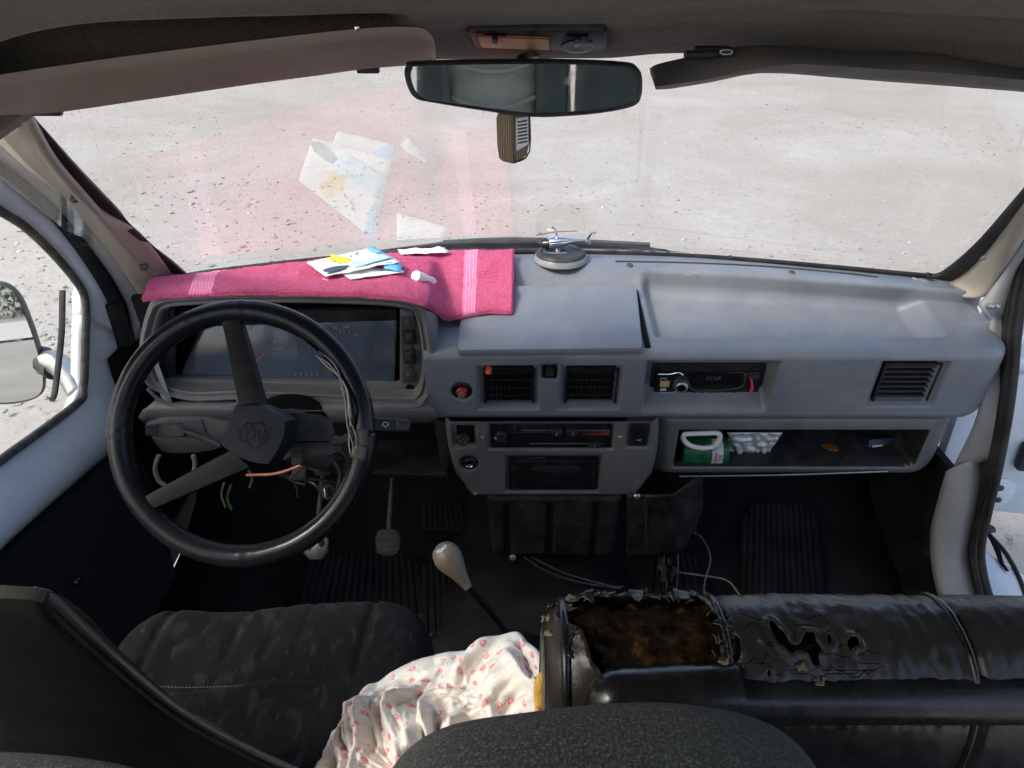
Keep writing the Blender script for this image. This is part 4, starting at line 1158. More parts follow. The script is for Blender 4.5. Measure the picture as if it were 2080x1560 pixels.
grid('pouch_front', rows, M['rubber'], po, thick=.004)
pprism('pouch_back', FH, [(1268, 1000), (1320, 968), (1420, 966), (1410, 1090), (1380, 1125), (1275, 1132)], -.07, -.05, M['void'], po, .004)
tube('pouch_seam', [FH.at(1313, y, .020) for y in (1010, 1050, 1090, 1128)], .0018, M['darkgrey'], po, 5)
u, v = FH.hit(1294, 1010, .02); lathe('pouch_screw', Fr(FH.p(u, v, .018), FH.u, FH.v), [(0, .005), (.006, .004), (.009, 0), (0, -.006)], M['metal'], po, 12)

# ================================================================== RADIO
FRd = Fr(FF.p(0, 0, -.048), FF.u, FF.v)
ru0, ru1, rv0, rv1 = FRd.rect(1323, 742, 1556, 801, .008)
rad = thing('car_radio', 'black single-slot car radio with silver knob and dim display in the dashboard', 'radio', FRd.p((ru0+ru1)/2, rv0, 0))
fbox('radio_body', FRd, ru0, ru1, rv0, rv1, -.05, .004, M['black'], rad, .002)
fbox('face', FRd, *FRd.rect(1330, 756, 1545, 799, .012), .003, .012, M['black_gloss'], rad, .003)
fbox('top_slot', FRd, *FRd.rect(1330, 745, 1550, 754, .008), .003, .008, M['black'], rad, .001)
u, v = FRd.hit(1383, 783, .016); Fk = Fr(FRd.p(u, v, .012), FF.u, FF.v)
kb = lathe('volume_knob', Fk, [(0, .015), (.012, .015), (.0145, .013), (.0155, .008), (.0175, .003), (.0175, 0), (0, 0)], M['metal'], rad, 36)
lathe('knob_face', Fk, [(0, .0158), (.009, .0157), (.0105, .0150), (.0105, .014), (0, .014)], M['chrome'], kb, 28)
for k in range(12):
    a = math.pi*(.08 + .84*k/11); fbox('knob_rib', Fr(Fk.p(.0165*math.cos(a), .0165*math.sin(a), .004), (math.cos(a)*1.0, 0, math.sin(a)), FF.n.cross(Vector((math.cos(a), 0, math.sin(a))))), -.002, .002, -.0012, .0012, -.003, .008, M['chrome'], kb, .0005)
pbox('button', FRd, 1341, 775, 1360, 787, .011, .0145, M['gold'], rad, .0012)
pbox('button', FRd, 1341, 790, 1353, 794, .011, .0135, M['label'], rad, .0006)
tube('button_ring', [FRd.at(x, y, .0125) for x, y in [(1341, 772), (1343, 769), (1352, 769), (1354, 772)]], .0007, M['label'], rad, 5, sm=3)
pbox('display', FRd, 1406, 758, 1504, 782, .0115, .0128, M['void'], rad, .0008)
u, v = FRd.hit(1450, 769, .013); text('display_text', 'STAR', .0145, FRd, u, v, .0131, M['lcd'], rad, ext=.0002)
u, v = FRd.hit(1424, 769, .013); fbox('display_dot', FRd, u-.001, u+.001, v-.001, v+.001, .0128, .0132, M['lcd'], rad, 0)
tube('trim_line', [FRd.at(x, y, .0125) for x, y in [(1398, 781), (1407, 791), (1420, 794), (1460, 793), (1500, 788), (1512, 778), (1513, 758)]], .0008, M['metal'], rad, 5)
tube('trim_line', [FRd.at(x, y, .0125) for x, y in [(1337, 760), (1360, 760), (1378, 757), (1388, 762)]], .0010, M['chrome'], rad, 5)
tube('trim_line', [FRd.at(x, y, .0125) for x, y in [(1337, 797), (1365, 797), (1376, 793)]], .0008, M['metal'], rad, 5)
for k in range(6):
    u, v = FRd.hit(1410 + k*16, 796, .012); fbox('button', FRd, u-.006, u+.006, v-.0016, v+.0016, .011, .0135, M['black'], rad, .0006)
pbox('button', FRd, 1517, 757, 1532, 762, .011, .0135, M['darkgrey'], rad, .0006)
FRt = FRd
tg = pprism('red_ribbon', FRd, [(1522, 766), (1527, 770), (1532, 781), (1530, 798), (1522, 799), (1526, 786), (1525, 775)], .014, .0185, M['redtag'], None, .0012, smooth=1)
tag(tg, 'small curved red tag sticking out at the right end of the radio', 'tag')

# ================================================================== STEERING WHEEL
wc = CAM + ray(491, 880) * 1.235
tw = R(31)
FW = Fr(wc, (1, 0, 0), (0, math.sin(tw), math.cos(tw)))
wheel = thing('steering_wheel', 'two-spoke steering wheel in a torn black leather cover', 'steering wheel', wc)
RC, RT = .1955, .0166
segs = 200
def wp(a, r, n=0.0): return FW.p(r*math.cos(a), r*math.sin(a), n)
# tear runs from about 60 deg down to -20 deg (right side)
def tear(a):
    d = math.degrees(a)
    d = (d + 180) % 360 - 180
    return S(d + 12, 6) * S(62 - d, 22)
rows = []; mask = []
for i in range(segs + 1):
    a = 2*math.pi*i/segs; row = []; mrow = []
    bump = 0
    for sd in (116, 90.5, 180, 271, -6):
        dd = abs((math.degrees(a) - sd + 180) % 360 - 180)
        bump += .0011*math.exp(-((dd-.0)/.9)**2) - .0008*math.exp(-((dd-2.0)/.7)**2)
    for k in range(25):
        b = 2*math.pi*k/24
        r = RT + bump + .0003*nz(math.cos(a)*20, math.sin(a)*20, b*1.5)
        ra = RC + r*math.cos(b); nn = r*math.sin(b)
        row.append(wp(a, ra, nn))
        # leather opened along the inner front of the rim
        db = math.degrees(b) % 360
        w_ = 52*tear(a)*(1 + .35*nz(a*14, 2, 0))
        lo, hi = 150 - w_*.55, 150 + w_*.75
        mrow.append(not (tear(a) > .15 and lo < db < hi))
    rows.append(row); mask.append(mrow)
grid('rim_cover', rows, M['rim'], wheel, thick=.0016, mask=mask)
tube('rim_core', [wp(2*math.pi*i/96, RC) for i in range(96)], RT - .004, M['spoke'], wheel, 14, True, 0)
# stitches
V = []; F = []
for i in range(230):
    a = 2*math.pi*i/230
    if tear(a) > .3: continue
    b = R(146); b2 = R(158)
    p = [wp(a - .004, RC + (RT+.0006)*math.cos(b), (RT+.0006)*math.sin(b)), wp(a + .006, RC + (RT+.0006)*math.cos(b2), (RT+.0006)*math.sin(b2))]
    v, f = tube_geo(p, .0007, 4, base=len(V)); V += v; F += f
for i in range(150):
    a = math.pi*1.02 + math.pi*.75*i/150
    b = R(70); p = [wp(a, RC + (RT+.0006)*math.cos(b), (RT+.0006)*math.sin(b)), wp(a + .010, RC + (RT+.0006)*math.cos(b), (RT+.0006)*math.sin(b))]
    v, f = tube_geo(p, .0006, 4, base=len(V)); V += v; F += f
st = mobj('stitching', V, F, M['thread'], wheel); st['kind'] = 'stuff'
# loose edges and threads of the tear
for off_, rad_, mt, ph in [(.010, .0030, 'rim', 0), (.0, .0026, 'rim_inner', 1.1), (-.006, .0020, 'rim_inner', 2.3), (.004, .0016, 'rim_inner', 3.0)]:
    pts = []
    for i in range(18):
        a = R(lerp(46, -10, i/17))
        b = R(140 + 25*math.sin(i*.5 + ph))
        rr = RT + .003 + .004*abs(math.sin(i*.45 + ph))
        pts.append(wp(a, RC + rr*math.cos(b) + off_*.4, rr*math.sin(b) + .002))
    tube('torn_strip', pts, lambda s, r=rad_: r*(.6 + .8*math.sin(math.pi*s)), M[mt], wheel, 6, sm=3, flat=.45)
# flap of lining hanging at four o'clock
rows = []
for i in range(9):
    a = R(lerp(2, -12, i/8)); rows.append([wp(a, RC + (RT+.002+.0015*nz(i*.7, k*.9, 3))*math.cos(R(b)), (RT+.002)*math.sin(R(b))) for k, b in enumerate(np.linspace(60, 175, 12))])
grid('torn_flap', rows, M['grime'], wheel, thick=.001)
# spokes
def spoke(pix, n_hub, n_rim, wdt, name='spoke'):
    """pix: four corners hubL hubR rimR rimL"""
    hl, hr, rr, rl = pix
    loops = []
    for k in range(9):
        t = k/8; n = lerp(n_hub, n_rim, S(t, 1)); L = Vector((*[lerp(hl[i], rl[i], t) for i in (0, 1)], 0)); Rr = Vector((*[lerp(hr[i], rr[i], t) for i in (0, 1)], 0))
        w_ = Rr - L; th_ = .010
        ring = []
        for (s_, h_) in ((0, -.6), (-.01, 0), (.06, .8), (.5, 1.0), (.94, .8), (1.01, 0), (1, -.6), (.5, -.8)):
            q = L + w_*s_; ring.append(FW.p(q.x, q.y, n + h_*th_))
        loops.append(ring)
    return loft(name, loops, M['spoke'], wheel)
H = lambda x, y, n=0: FW.hit(x, y, n)
spoke([H(490, 845, .02), H(550, 845, .02), H(490, 640), H(450, 648)], .018, 0, 0)
spoke([H(472, 912, .02), H(512, 950, .02), H(318, 1032), H(298, 1006)], .018, 0, 0)
# hub
hubpix = [(477, 826), (505, 822), (530, 824), (560, 838), (578, 853), (582, 858), (578, 885), (566, 915), (552, 936), (545, 944), (520, 942), (490, 932), (463, 916), (449, 905), (448, 898), (458, 872), (468, 845)]
hl = [FW.hit(*p, .045) for p in hubpix]; hl = [tuple(p)[:2] for p in spline([(a, b, 0) for a, b in hl], 3, True)]
hcx = np.mean(hl, 0); hs = lambda k: [(hcx[0]+(a-hcx[0])*k, hcx[1]+(b-hcx[1])*k) for a, b in hl]
hub = loft('hub_pad', [[FW.p(a, b, -.03) for a, b in hs(.95)], [FW.p(a, b, .0) for a, b in hs(1.02)], [FW.p(a, b, .030) for a, b in hs(1.03)], [FW.p(a, b, .041) for a, b in hs(1.0)], [FW.p(a, b, .045) for a, b in hs(.96)], [FW.p(a, b, .046) for a, b in hs(.5)], [FW.p(a, b, .0465) for a, b in hs(.1)]], M['hub'], wheel)
def Hp(x, y): return FW.at(430 + x*190/1852, 800 + y*160/1560, .0468)     # points read off the emblem
shield = [(690, 575), (820, 600), (1000, 560), (1065, 670), (1000, 860), (935, 1040), (815, 1090), (730, 990), (560, 915), (545, 710)]
em = tube('emblem_shield', [Hp(*p) for p in shield + shield[:1]], .0010, M['hub'], hub, 6, sm=0)
tube('emblem_bar', [Hp(785, 610), Hp(655, 930)], .0009, M['hub'], hub, 6, sm=0)
tube('emblem_stag', [Hp(*p) for p in [(790, 640), (850, 740), (815, 880), (700, 905)]], .0008, M['hub'], hub, 6, sm=3)
tube('emblem_stag', [Hp(*p) for p in [(870, 760), (940, 740), (950, 800), (915, 850), (940, 900), (920, 960)]], .0008, M['hub'], hub, 6, sm=3)
pu = Hp(685, 755); dq = pu - FW.o; text('emblem_letters', 'ГАЗ', .0105, FW, dq.dot(FW.u), dq.dot(FW.v), .0466, M['hub'], hub, rot=R(68), ext=.0007)
pu = Hp(1090, 850); dq = pu - FW.o; text('emblem_letters', 'ГАЗЕЛЬ', .0085, FW, dq.dot(FW.u), dq.dot(FW.v), .0466, M['hub'], hub, rot=R(-108+180), ext=.0006)

# column with stalks
colm = thing('steering_column', 'grey steering column housing with two stalks behind the wheel', 'steering column', wc + Vector((.06, .2, -.05)))
Fcol = Fr(FW.p(0, 0, -.06), FW.u, FW.v)
loft('column_shroud', [[p + Vector((0, 0, 0)) for p in [Fcol.at(x, y, n) for x, y in [(588, 838), (650, 842), (672, 852), (680, 880), (672, 896), (600, 896), (584, 870)]]] for n in (.0, -.02)] +
     [[Fcol.at(lerp(x, 660, .15), lerp(y, 850, .25), -.16) for x, y in [(588, 838), (650, 842), (672, 852), (680, 880), (672, 896), (600, 896), (584, 870)]]], M['grime'], colm)
pprism('column_lower', Fcol, [(592, 897), (668, 897), (664, 925), (630, 930), (604, 935), (590, 920)], -.12, -.008, M['grime'], colm, .006)
pprism('lock_plate', Fcol, [(590, 918), (616, 918), (612, 942), (592, 946)], -.02, -.004, M['grime'], colm, .003)
tube('column_shaft', [FW.p(0, 0, -.02), FW.p(0, 0, -.30)], .035, M['grime'], colm, 16, sm=0)
tube('column_shaft', [FW.p(.03, -.03, -.12), FW.p(.03, -.10, -.55)], .022, M['rust'], colm, 12, sm=0)
# left stalk
Fst = Fr(FW.p(0, 0, -.05), FW.u, FW.v)
tube('stalk_arm', [Fst.at(450, 903, 0), Fst.at(410, 886, .0), Fst.at(370, 872, .0)], lambda s: .008 + .004*s, M['darkgrey'], colm, 10, flat=.8)
lst = pprism('stalk_grip', Fst, [(300, 862), (362, 858), (378, 872), (372, 888), (310, 888), (298, 882)], -.006, .012, M['darkgrey'], colm, .004)
pprism('stalk_tip', Fst, [(292, 864), (318, 862), (320, 880), (312, 886), (294, 886)], -.004, .015, M['darkgrey'], colm, .004)
tube('stalk_arm', [Fst.at(672, 898, 0), Fst.at(700, 893, 0), Fst.at(735, 870, .0)], lambda s: .006 + .003*s, M['darkgrey'], colm, 10)
rst = pprism('stalk_grip', Fst, [(725, 852), (742, 847), (828, 852), (832, 862), (828, 876), (806, 876), (735, 874)], -.006, .012, M['darkgrey'], colm, .004)
pprism('stalk_tip', Fst, [(803, 853), (829, 855), (830, 872), (802, 874)], .010, .0145, M['black'], rst, .002)
tube('wiper_symbol', [Fst.at(x, y, .0125) for x, y in [(776, 864), (780, 858), (786, 858), (790, 864)]], .0008, M['label'], rst, 5, sm=2)
tube('wiper_symbol', [Fst.at(x, y, .0125) for x, y in [(777, 861), (783, 868), (789, 861)]], .0008, M['label'], rst, 5, sm=2)
# loose wires and ignition under the column
for i, (pp, mt, r_) in enumerate([([(500, 965), (560, 962), (610, 945), (640, 930)], 'copper', .003), ([(505, 955), (512, 972), (508, 990)], 'metal', .003), ([(640, 930), (600, 960), (590, 975), (620, 985)], 'rust', .0025),
                                  ([(322, 925), (315, 950), (322, 975), (335, 985)], 'wire', .005), ([(392, 925), (396, 940), (393, 960)], 'wire', .005), ([(620, 965), (617, 980), (614, 990)], 'chrome', .0035), ([(622, 975), (640, 985), (655, 1000)], 'metal', .003)]):
    y_ = 1.30
    tube('loose_wire', [atY(x, y, y_ + .01*i) for x, y in pp], r_, M[mt], colm, 6)
for i, (pp, mt, r_) in enumerate([([(640, 915), (668, 930), (690, 960), (684, 1000)], 'rust', .004), ([(660, 905), (700, 925), (705, 970), (700, 1010)], 'grime', .003), ([(612, 940), (640, 955), (668, 950), (690, 930)], 'rust', .003),
                                  ([(560, 960), (590, 970), (650, 975), (690, 985)], 'black', .005), ([(575, 955), (600, 985), (605, 1010)], 'grime', .0025), ([(470, 985), (462, 1010), (470, 1035)], 'leaf', .003), ([(455, 980), (450, 1005), (458, 1030)], 'wire', .0025)]):
    tube('loose_wire', [atY(x, y, 1.33 + .008*i) for x, y in pp], r_, M[mt], colm, 6)
wbox('relay_box', atY(655, 948, 1.37), (.035, .03, .03), M['rust'], colm, .004); wbox('relay_box', atY(610, 960, 1.36), (.03, .03, .022), M['grime'], colm, .004)
tube('column_bracket', [atY(680, 890, 1.36), atY(700, 905, 1.37), atY(702, 960, 1.40)], .008, M['grime'], colm, 8)
ig = atY(668, 997, 1.34); Fig = Fr(ig, (1, 0, .1), (0, .5, 1))
lathe('ignition_lock', Fig, [(0, .010), (.016, .010), (.020, .004), (.020, -.05), (0, -.05)], M['black'], colm, 20)
fbox('ignition_key', Fig, -.0015, .0015, -.011, .011, .010, .03, M['metal'], colm, .0008)

# ================================================================== PEDALS, GEAR LEVER
def pedal(px, py, y, worn, label):
    c = atY(px, py, y); t = thing('foot_pedal', label, 'pedal', c, 'foot pedals')
    Fp = Fr(c, (1, 0, 0), (0, .55, .84))
    m_ = M['metal'] if worn else M['grime']
    pd = prism('pedal_pad', Fp, chaikin([(-.028, -.034), (.028, -.034), (.032, .030), (-.032, .030)]), -.006, .008, m_, t, .003)
    if worn:
        prism('rubber_remnant', Fp, [(-.030, .0), (-.012, -.012), (-.004, .006), (.006, .028), (-.020, .028)], .0085, .012, M['rubber'], pd, .001)
        prism('rubber_remnant', Fp, chaikin([(.006, .004), (.016, -.006), (.024, .006), (.014, .018)]), .0085, .012, M['rubber'], pd, .001)
    else:
        for k in range(4): fbox('pad_rib', Fp, -.026, .026, -.028+k*.016, -.022+k*.016, .008, .0105, M['grime'], pd, .001)
    tube('pedal_arm', [c + Fp.n*-.006, c + Vector((.002, .045, .05)), c + Vector((.006, .14, .14)), c + Vector((.008, .26, .23))], .006, M['rust'], t, 8)
pedal(642, 1107, 1.42, True, 'worn bare-metal foot pedal half hidden behind the steering wheel rim')
pedal(788, 1100, 1.47, False, 'dusty grey foot pedal on a long arm right of the steering wheel')

gk = atY(905, 1122, 1.12)
gear = thing('gear_lever', 'gear lever with beige pear-shaped knob between the seats', 'gear lever', atZ(1040, 1300, .64))
gbase = atZ(1045, 1310, .66); gaxis = (gk - gbase).normalized()
Fg = Fr(gbase, gaxis.orthogonal(), gaxis.cross(gaxis.orthogonal()))
L_ = (gk - gbase).length
kn = atY(908, 1130, 1.12)
sh_top = atY(950, 1192, 1.08)
tube('lever_shaft', [gbase, gbase.lerp(sh_top, .5) + Vector((.008, 0, -.004)), sh_top], .0065, M['black'], gear, 10)
ax = (kn - sh_top).normalized(); Fkn = Fr(sh_top, ax.orthogonal(), ax.cross(ax.orthogonal()))
Lk = (kn - sh_top).length
kb = lathe('knob', Fkn, [(0, -.004), (.008, -.004), (.009, .002), (.0125, Lk*.25), (.0165, Lk*.45), (.0225, Lk*.65), (.0270, Lk*.85), (.0275, Lk*1.02), (.0245, Lk*1.2), (.018, Lk*1.32), (.010, Lk*1.37), (0, Lk*1.38)], M['knob'], gear, 32)
ftop = Fr(atY(902, 1121, 1.095), Fkn.u, (Fkn.v))
dn = (CAM - kn).normalized(); dn = (dn*.6 + ax*.8).normalized(); Ft = Fr(kn + dn*.026, dn.orthogonal(), dn.cross(dn.orthogonal()))
M['foil_cap'] = pmat('scratched_cap', (.55, .54, .52), .3, .3, 60, .6, 150, metal=.7)
lathe('knob_cap', Ft, [(0, .0015), (.010, .001), (.0135, -.0015), (.0135, -.008), (0, -.008)], M['foil_cap'], kb, 24)
lathe('lever_gaiter', Fr(gbase - Vector((0, 0, .03)), (1, 0, 0), (0, 1, 0)), [(0, .06), (.012, .06), (.02, .045), (.03, .03), (.045, .02), (.07, 0), (.07, -.02), (0, -.02)], M['rubber'], gear, 24)

# ================================================================== FLOOR MATS, WIRES
def toe(px, py):
    # floor/toe-board intersection
    for (y0, z0), (y1, z1) in zip([(.3, .505), (1.45, .505), (1.62, .525), (1.78, .585), (1.90, .725), (1.98, .955)], [(1.45, .505), (1.62, .525), (1.78, .585), (1.90, .725), (1.98, .955), (2.0, 1.27)]):
        r = ray(px, py); d = (y1-y0, z1-z0); den = r.y*d[1] - r.z*d[0]
        if abs(den) < 1e-9: continue
        k = (y0*r.z - (z0-CAM.z)*r.y)/den
        if 0 <= k <= 1: t = (y0 + d[0]*k)/r.y; return CAM + r*t
    return atZ(px, py, .505)
def mat_(pix, ribs, label, cut=.12):
    tl, tr, br, bl = pix; t = None
    nx, ny = ribs*4+1, 24
    P = [[None]*nx for _ in range(ny)]; mk = [[True]*(nx-1) for _ in range(ny-1)]
    for j in range(ny):
        for i in range(nx):
            s_, q = i/(nx-1), j/(ny-1)
            px = lerp(lerp(tl[0], tr[0], s_), lerp(bl[0], br[0], s_), q); py = lerp(lerp(tl[1], tr[1], s_), lerp(bl[1], br[1], s_), q)
            rib = .005 if (i % 4 in (1, 2)) and .03 < q < .97 else 0
            edge_ = .003 if (s_ < .03 or s_ > .97 or q < .03) else 0
            P[j][i] = toe(px, py) + Vector((0, -.006, .010 + max(rib, edge_)))
            if i < nx-1 and j < ny-1 and (s_ < cut and q < cut*(1 - s_/cut) or (s_ > 1-cut and q < cut*(1-(1-s_)/cut))): mk[j][i] = False
    o = grid('floor_mat', P, M['rib_rubber'], None, thick=.006, mask=mk, sharp=30)
    tag(o, label, 'floor mat', 'ribbed rubber floor mats')
mat_([(1508, 1024), (1652, 1024), (1672, 1230), (1500, 1230)], 13, 'large ribbed black rubber floor mat on the passenger footwell')
mat_([(1322, 1128), (1410, 1128), (1450, 1240), (1310, 1240)], 8, 'small ribbed black floor mat with wires lying over it')
mat_([(640, 1130), (850, 1130), (870, 1260), (600, 1260)], 17, 'ribbed black floor mat under the pedals')
mat_([(860, 1130), (960, 1120), (1000, 1280), (860, 1300)], 9, 'ribbed black floor mat left of the gear lever')
mat_([(860, 1025), (940, 1025), (950, 1085), (860, 1085)], 8, 'short ribbed black mat on the toe board under the centre stack')
for i, pp in enumerate([[(1395, 1085), (1420, 1100), (1437, 1140), (1425, 1190), (1424, 1230)], [(1370, 1090), (1372, 1150), (1368, 1215)], [(1345, 1140), (1362, 1165), (1420, 1175), (1470, 1185), (1496, 1215)]]):
    o = tube('loose_wire', [toe(x, y) + Vector((0, -.02, .03)) for x, y in pp], .0022, M['wire'], None, 6)
    tag(o, ['pale thin wire curving widest to the right below the pouch', 'pale thin wire hanging straight down below the pouch', 'pale thin wire crossing sideways over the small ribbed mat'][i], 'wire', 'loose wires under the dashboard')
for i, pp in enumerate([[(1065, 1132), (1110, 1160), (1180, 1183), (1260, 1195)], [(1080, 1132), (1150, 1165), (1240, 1190), (1265, 1192)]]):
    o = tube('loose_wire', [atY(x, y, 1.38) for x, y in pp], .002, M['grime'], None, 6)
    tag(o, ['grey wire sagging lower below the heater box', 'grey wire running just above its twin below the heater box'][i], 'wire', 'loose wires under the dashboard')
rag = []
for s_ in np.linspace(0, 1, 14):
    rag.append([toe(1343 + (lerp(-16, 16, t))*math.sin(math.pi*(.08+.9*s_)) + 9*nz(s_*5, t*4, 1), lerp(1136, 1188, s_)) + Vector((0, -.05 + .04*nz(s_*4, t*6, 5), .05 + .04*nz(t*5, s_*7, 2))) for t in np.linspace(0, 1, 8)])
o = grid('dry_leaf', rag, M['rust'], None, thick=.0015); tag(o, 'crumpled brown dry leaf caught among the wires below the pouch', 'leaf')
pb = atY(1041, 1133, 1.44); lathe('screw', Fr(pb, (1, 0, 0), (0, .3, 1)), [(0, .005), (.006, .004), (.009, 0), (0, -.01)], M['metal'], hb, 12)

# ================================================================== OVERHEAD: CONSOLE, MIRROR, VISORS
FO = Fr(atY(1090, 84, 1.225), (1, 0, 0), (0, -.085, .043))
con = thing('roof_console', 'dark roof lamp console with amber lens and round switch above the mirror', 'lamp', FO.o)
plate = pprism('console_plate', FO, [(950, 62), (1225, 62), (1234, 70), (1232, 104), (1222, 108), (965, 96)], -.012, .006, M['black'], con, .003)
ln = pprism('lamp_lens', FO, [(968, 73), (1116, 80), (1118, 104), (978, 98)], .003, .0085, M['lens'], con, .002, nref=.0085)
tube('lens_rim', [FO.at(x, y, .0085) for x, y in [(966, 72), (1118, 79), (1121, 106), (976, 100), (966, 72)]], .0012, M['red'], ln, 5, sm=0)
u, v = FO.hit(1174, 93, .006); Fd = Fr(FO.p(u, v, .006), FO.u, FO.v)
dialr = lathe('dome_switch', Fd, [(0, .002), (.018, .003), (.024, .002), (.026, -.002), (0, -.004)], M['black_gloss'], con, 28)
for x in (1005, 1173):
    u, v = FO.hit(x, 71, .006)
    ft = fbox('switch_slot', FO, u-.016, u+.016, v-.006, v+.006, .004, .007, M['void'], con, .001)
    fbox('switch_toggle', FO, u-.004, u+.004, v-.018, v+.004, .006, .016, M['black_gloss'], con, .002)
tube('console_shadow_gap', [FO.at(x, y, .003) for x, y in [(948, 60), (1228, 60)]], .002, M['void'], con, 6, sm=0)

# rear-view mirror
mc2 = atY(1062, 180, 1.03)
rm = thing('rear_view_mirror', 'wide rear-view mirror with black frame under the roof console', 'mirror', mc2)
vd = (mc2 - CAM).normalized(); tg2 = (Vector((.10, -1.25, 1.36)) - mc2).normalized(); n2 = (tg2 - vd).normalized()
FMr = Fr(mc2, (1, 0, 0), (0, 0, 1)); FMr.n = n2; FMr.v = (Vector((0, 0, 1)) - n2*n2.z).normalized(); FMr.u = FMr.v.cross(n2)
ro = [(822, 150), (826, 132), (842, 126), (1000, 122), (1150, 122), (1270, 128), (1296, 138), (1304, 160), (1302, 195), (1288, 214), (1240, 226), (1170, 234), (1080, 237), (980, 224), (880, 208), (846, 200), (830, 180)]
ro = [FMr.hit(*p) for p in ro]; ro = [tuple(p)[:2] for p in spline([(a, b, 0) for a, b in ro], 4, True)]
rc = np.mean(ro, 0); rs2 = lambda kx, ky: [(rc[0]+(a-rc[0])*kx, rc[1]+(b-rc[1])*ky) for a, b in ro]
loft('mirror_frame', [[FMr.p(a, b, .000) for a, b in rs2(.945, .84)], [FMr.p(a, b, .005) for a, b in rs2(.955, .87)], [FMr.p(a, b, .006) for a, b in rs2(.975, .94)], [FMr.p(a, b, .002) for a, b in rs2(1, 1)], [FMr.p(a, b, -.015) for a, b in rs2(1.0, .98)], [FMr.p(a, b, -.03) for a, b in rs2(.8, .7)]], M['black'], rm)
prism('mirror_glass', FMr, rs2(.95, .86), -.001, .0015, M['mirror'], rm, 0)
tube('mirror_stem', [FMr.p(0, .012, -.025), FMr.p(.0, .026, -.05), atY(1085, 114, 1.27)], .008, M['black'], rm, 10)

# hanging scented sachet
sc_ = atY(1045, 262, 1.075)
pend = thing('hanging_sachet', 'woven straw sachet with a striped tag hanging below the rear-view mirror', 'sachet', sc_)
rz = Matrix.Rotation(R(40), 3, 'Z')
Fsc = Fr(atY(1043, 285, 1.075), rz @ Vector((1, 0, 0)), (0, .05, 1))
bagp = [(-.012, .045), (.022, .045), (.024, -.018), (-.002, -.032), (-.012, -.024)]
bg = prism('straw_bag', Fsc, chaikin(bagp), -.024, .010, M['raffia'], pend, .005)
prism('printed_tag', Fsc, [(-.004, .030), (.017, .030), (.017, -.006), (-.004, -.012)], .0102, .0112, M['paper'], bg, 0)
for k in range(7):
    fbox('tag_line', Fsc, -.002, .015, .024 - k*.0045, .0262 - k*.0045, .0113, .0117, M['rust'], bg, 0)
tube('bag_stitch', [Fsc.p(a, b, .011) for a, b in [(-.008, .040), (-.010, -.018), (-.002, -.026), (.019, -.016), (.020, .036)]], .0012, M['rust'], bg, 5, sm=3)
prism('brown_charm', Fsc, chaikin([(.018, .052), (.036, .050), (.034, .034), (.026, .034)]), .012, .018, M['rust'], pend, .002)
tube('hanging_cord', [Fsc.p(.005, .044, 0), Fsc.p(.004, .07, 0), mc2 + Vector((0, .03, .02))], .0012, M['rust'], pend, 5)

# left sun visor (let down a little)
visor_l = thing('sun_visor', 'wide brownish driver sun visor hanging along the top left of the windscreen', 'sun visor', atY(450, 150, 1.18))
top_px = [(-120, 175), (0, 152), (200, 122), (400, 96), (600, 72), (750, 57), (850, 56), (876, 72), (884, 95)]
bot_px = [(-120, 252), (0, 231), (100, 228), (300, 199), (500, 169), (640, 150), (740, 135), (850, 125), (886, 122)]
A = spline([atY(x, y, 1.085) for x, y in top_px], 6); B = spline([atY(x, y, 1.185) for x, y in bot_px], 6)
loops = []
for a, b in zip(A, B):
    d = b - a; nn = Vector((1, 0, 0)).cross(d).normalized()
    if nn.y > 0: nn = -nn
    ring = []
    sag = .007*nz(a.x*7, 1, 2) + .006*nz(a.x*15, 4, 2)
    for s_, h_ in ((0, 0), (.04, .8), (.15, 1.05), (.35, 1 + sag*70), (.55, 1.05 + sag*120), (.75, .95 + sag*60), (.92, .8), (1, 0), (.92, -.8), (.5, -1), (.08, -.8)):
        ring.append(a + d*s_ + nn*(.009*h_))
    loops.append(ring)
loft('visor_pad', loops, M['visor'], visor_l, sharp=60)
fbox('visor_clip', Fr(atY(748, 141, 1.188), (1, 0, 0), (0, 0, 1)), -.016, .016, -.005, .004, -.006, .006, M['black'], visor_l, .002)
fbox('visor_clip', Fr(atY(95, 229, 1.188), (1, 0, 0), (0, 0, 1)), -.022, .022, -.004, .004, -.006, .006, M['black'], visor_l, .002)
lathe('visor_stud', Fr(atY(726, 57, 1.08), (1, 0, 0), (0, 0, 1)), [(0, .004), (.003, .003), (.004, 0), (0, -.004)], M['chrome'], visor_l, 10)
# right sun visor (folded up, seen edge on)
visor_r = thing('sun_visor', 'dark passenger sun visor folded up, seen edge on at the top right', 'sun visor', atY(1750, 150, 1.2))
up_px = [(1325, 160), (1336, 143), (1400, 126), (1460, 112), (1540, 101), (1620, 104), (1760, 115), (1900, 118), (2080, 148), (2240, 165)]
md_px = [(1330, 176), (1360, 172), (1440, 160), (1520, 142), (1600, 131), (1680, 133), (1800, 141), (1900, 147), (2080, 163), (2240, 180)]
lo_px = [(1334, 178), (1370, 177), (1450, 163), (1520, 150), (1600, 150), (1700, 158), (1800, 166), (1900, 173), (2080, 187), (2240, 200)]
A = spline([atY(x, y, 1.16) for x, y in up_px], 6); Bm = spline([atY(x, y, 1.12) for x, y in md_px], 6); Bl = spline([atY(x, y, 1.21) for x, y in lo_px], 6)
loops = []
for a, m_, b in zip(A, Bm, Bl):
    q = a + Vector((0, .10, .0)); 
    loops.append([a, a.lerp(m_, .3) + Vector((0, -.006, 0)), a.lerp(m_, .7) + Vector((0, -.006, 0)), m_, m_.lerp(b, .5) + Vector((0, -.003, -.003)), b, b + Vector((0, .02, .008)), a.lerp(b, .4) + Vector((0, .05, .012)), a + Vector((0, .02, .004))])
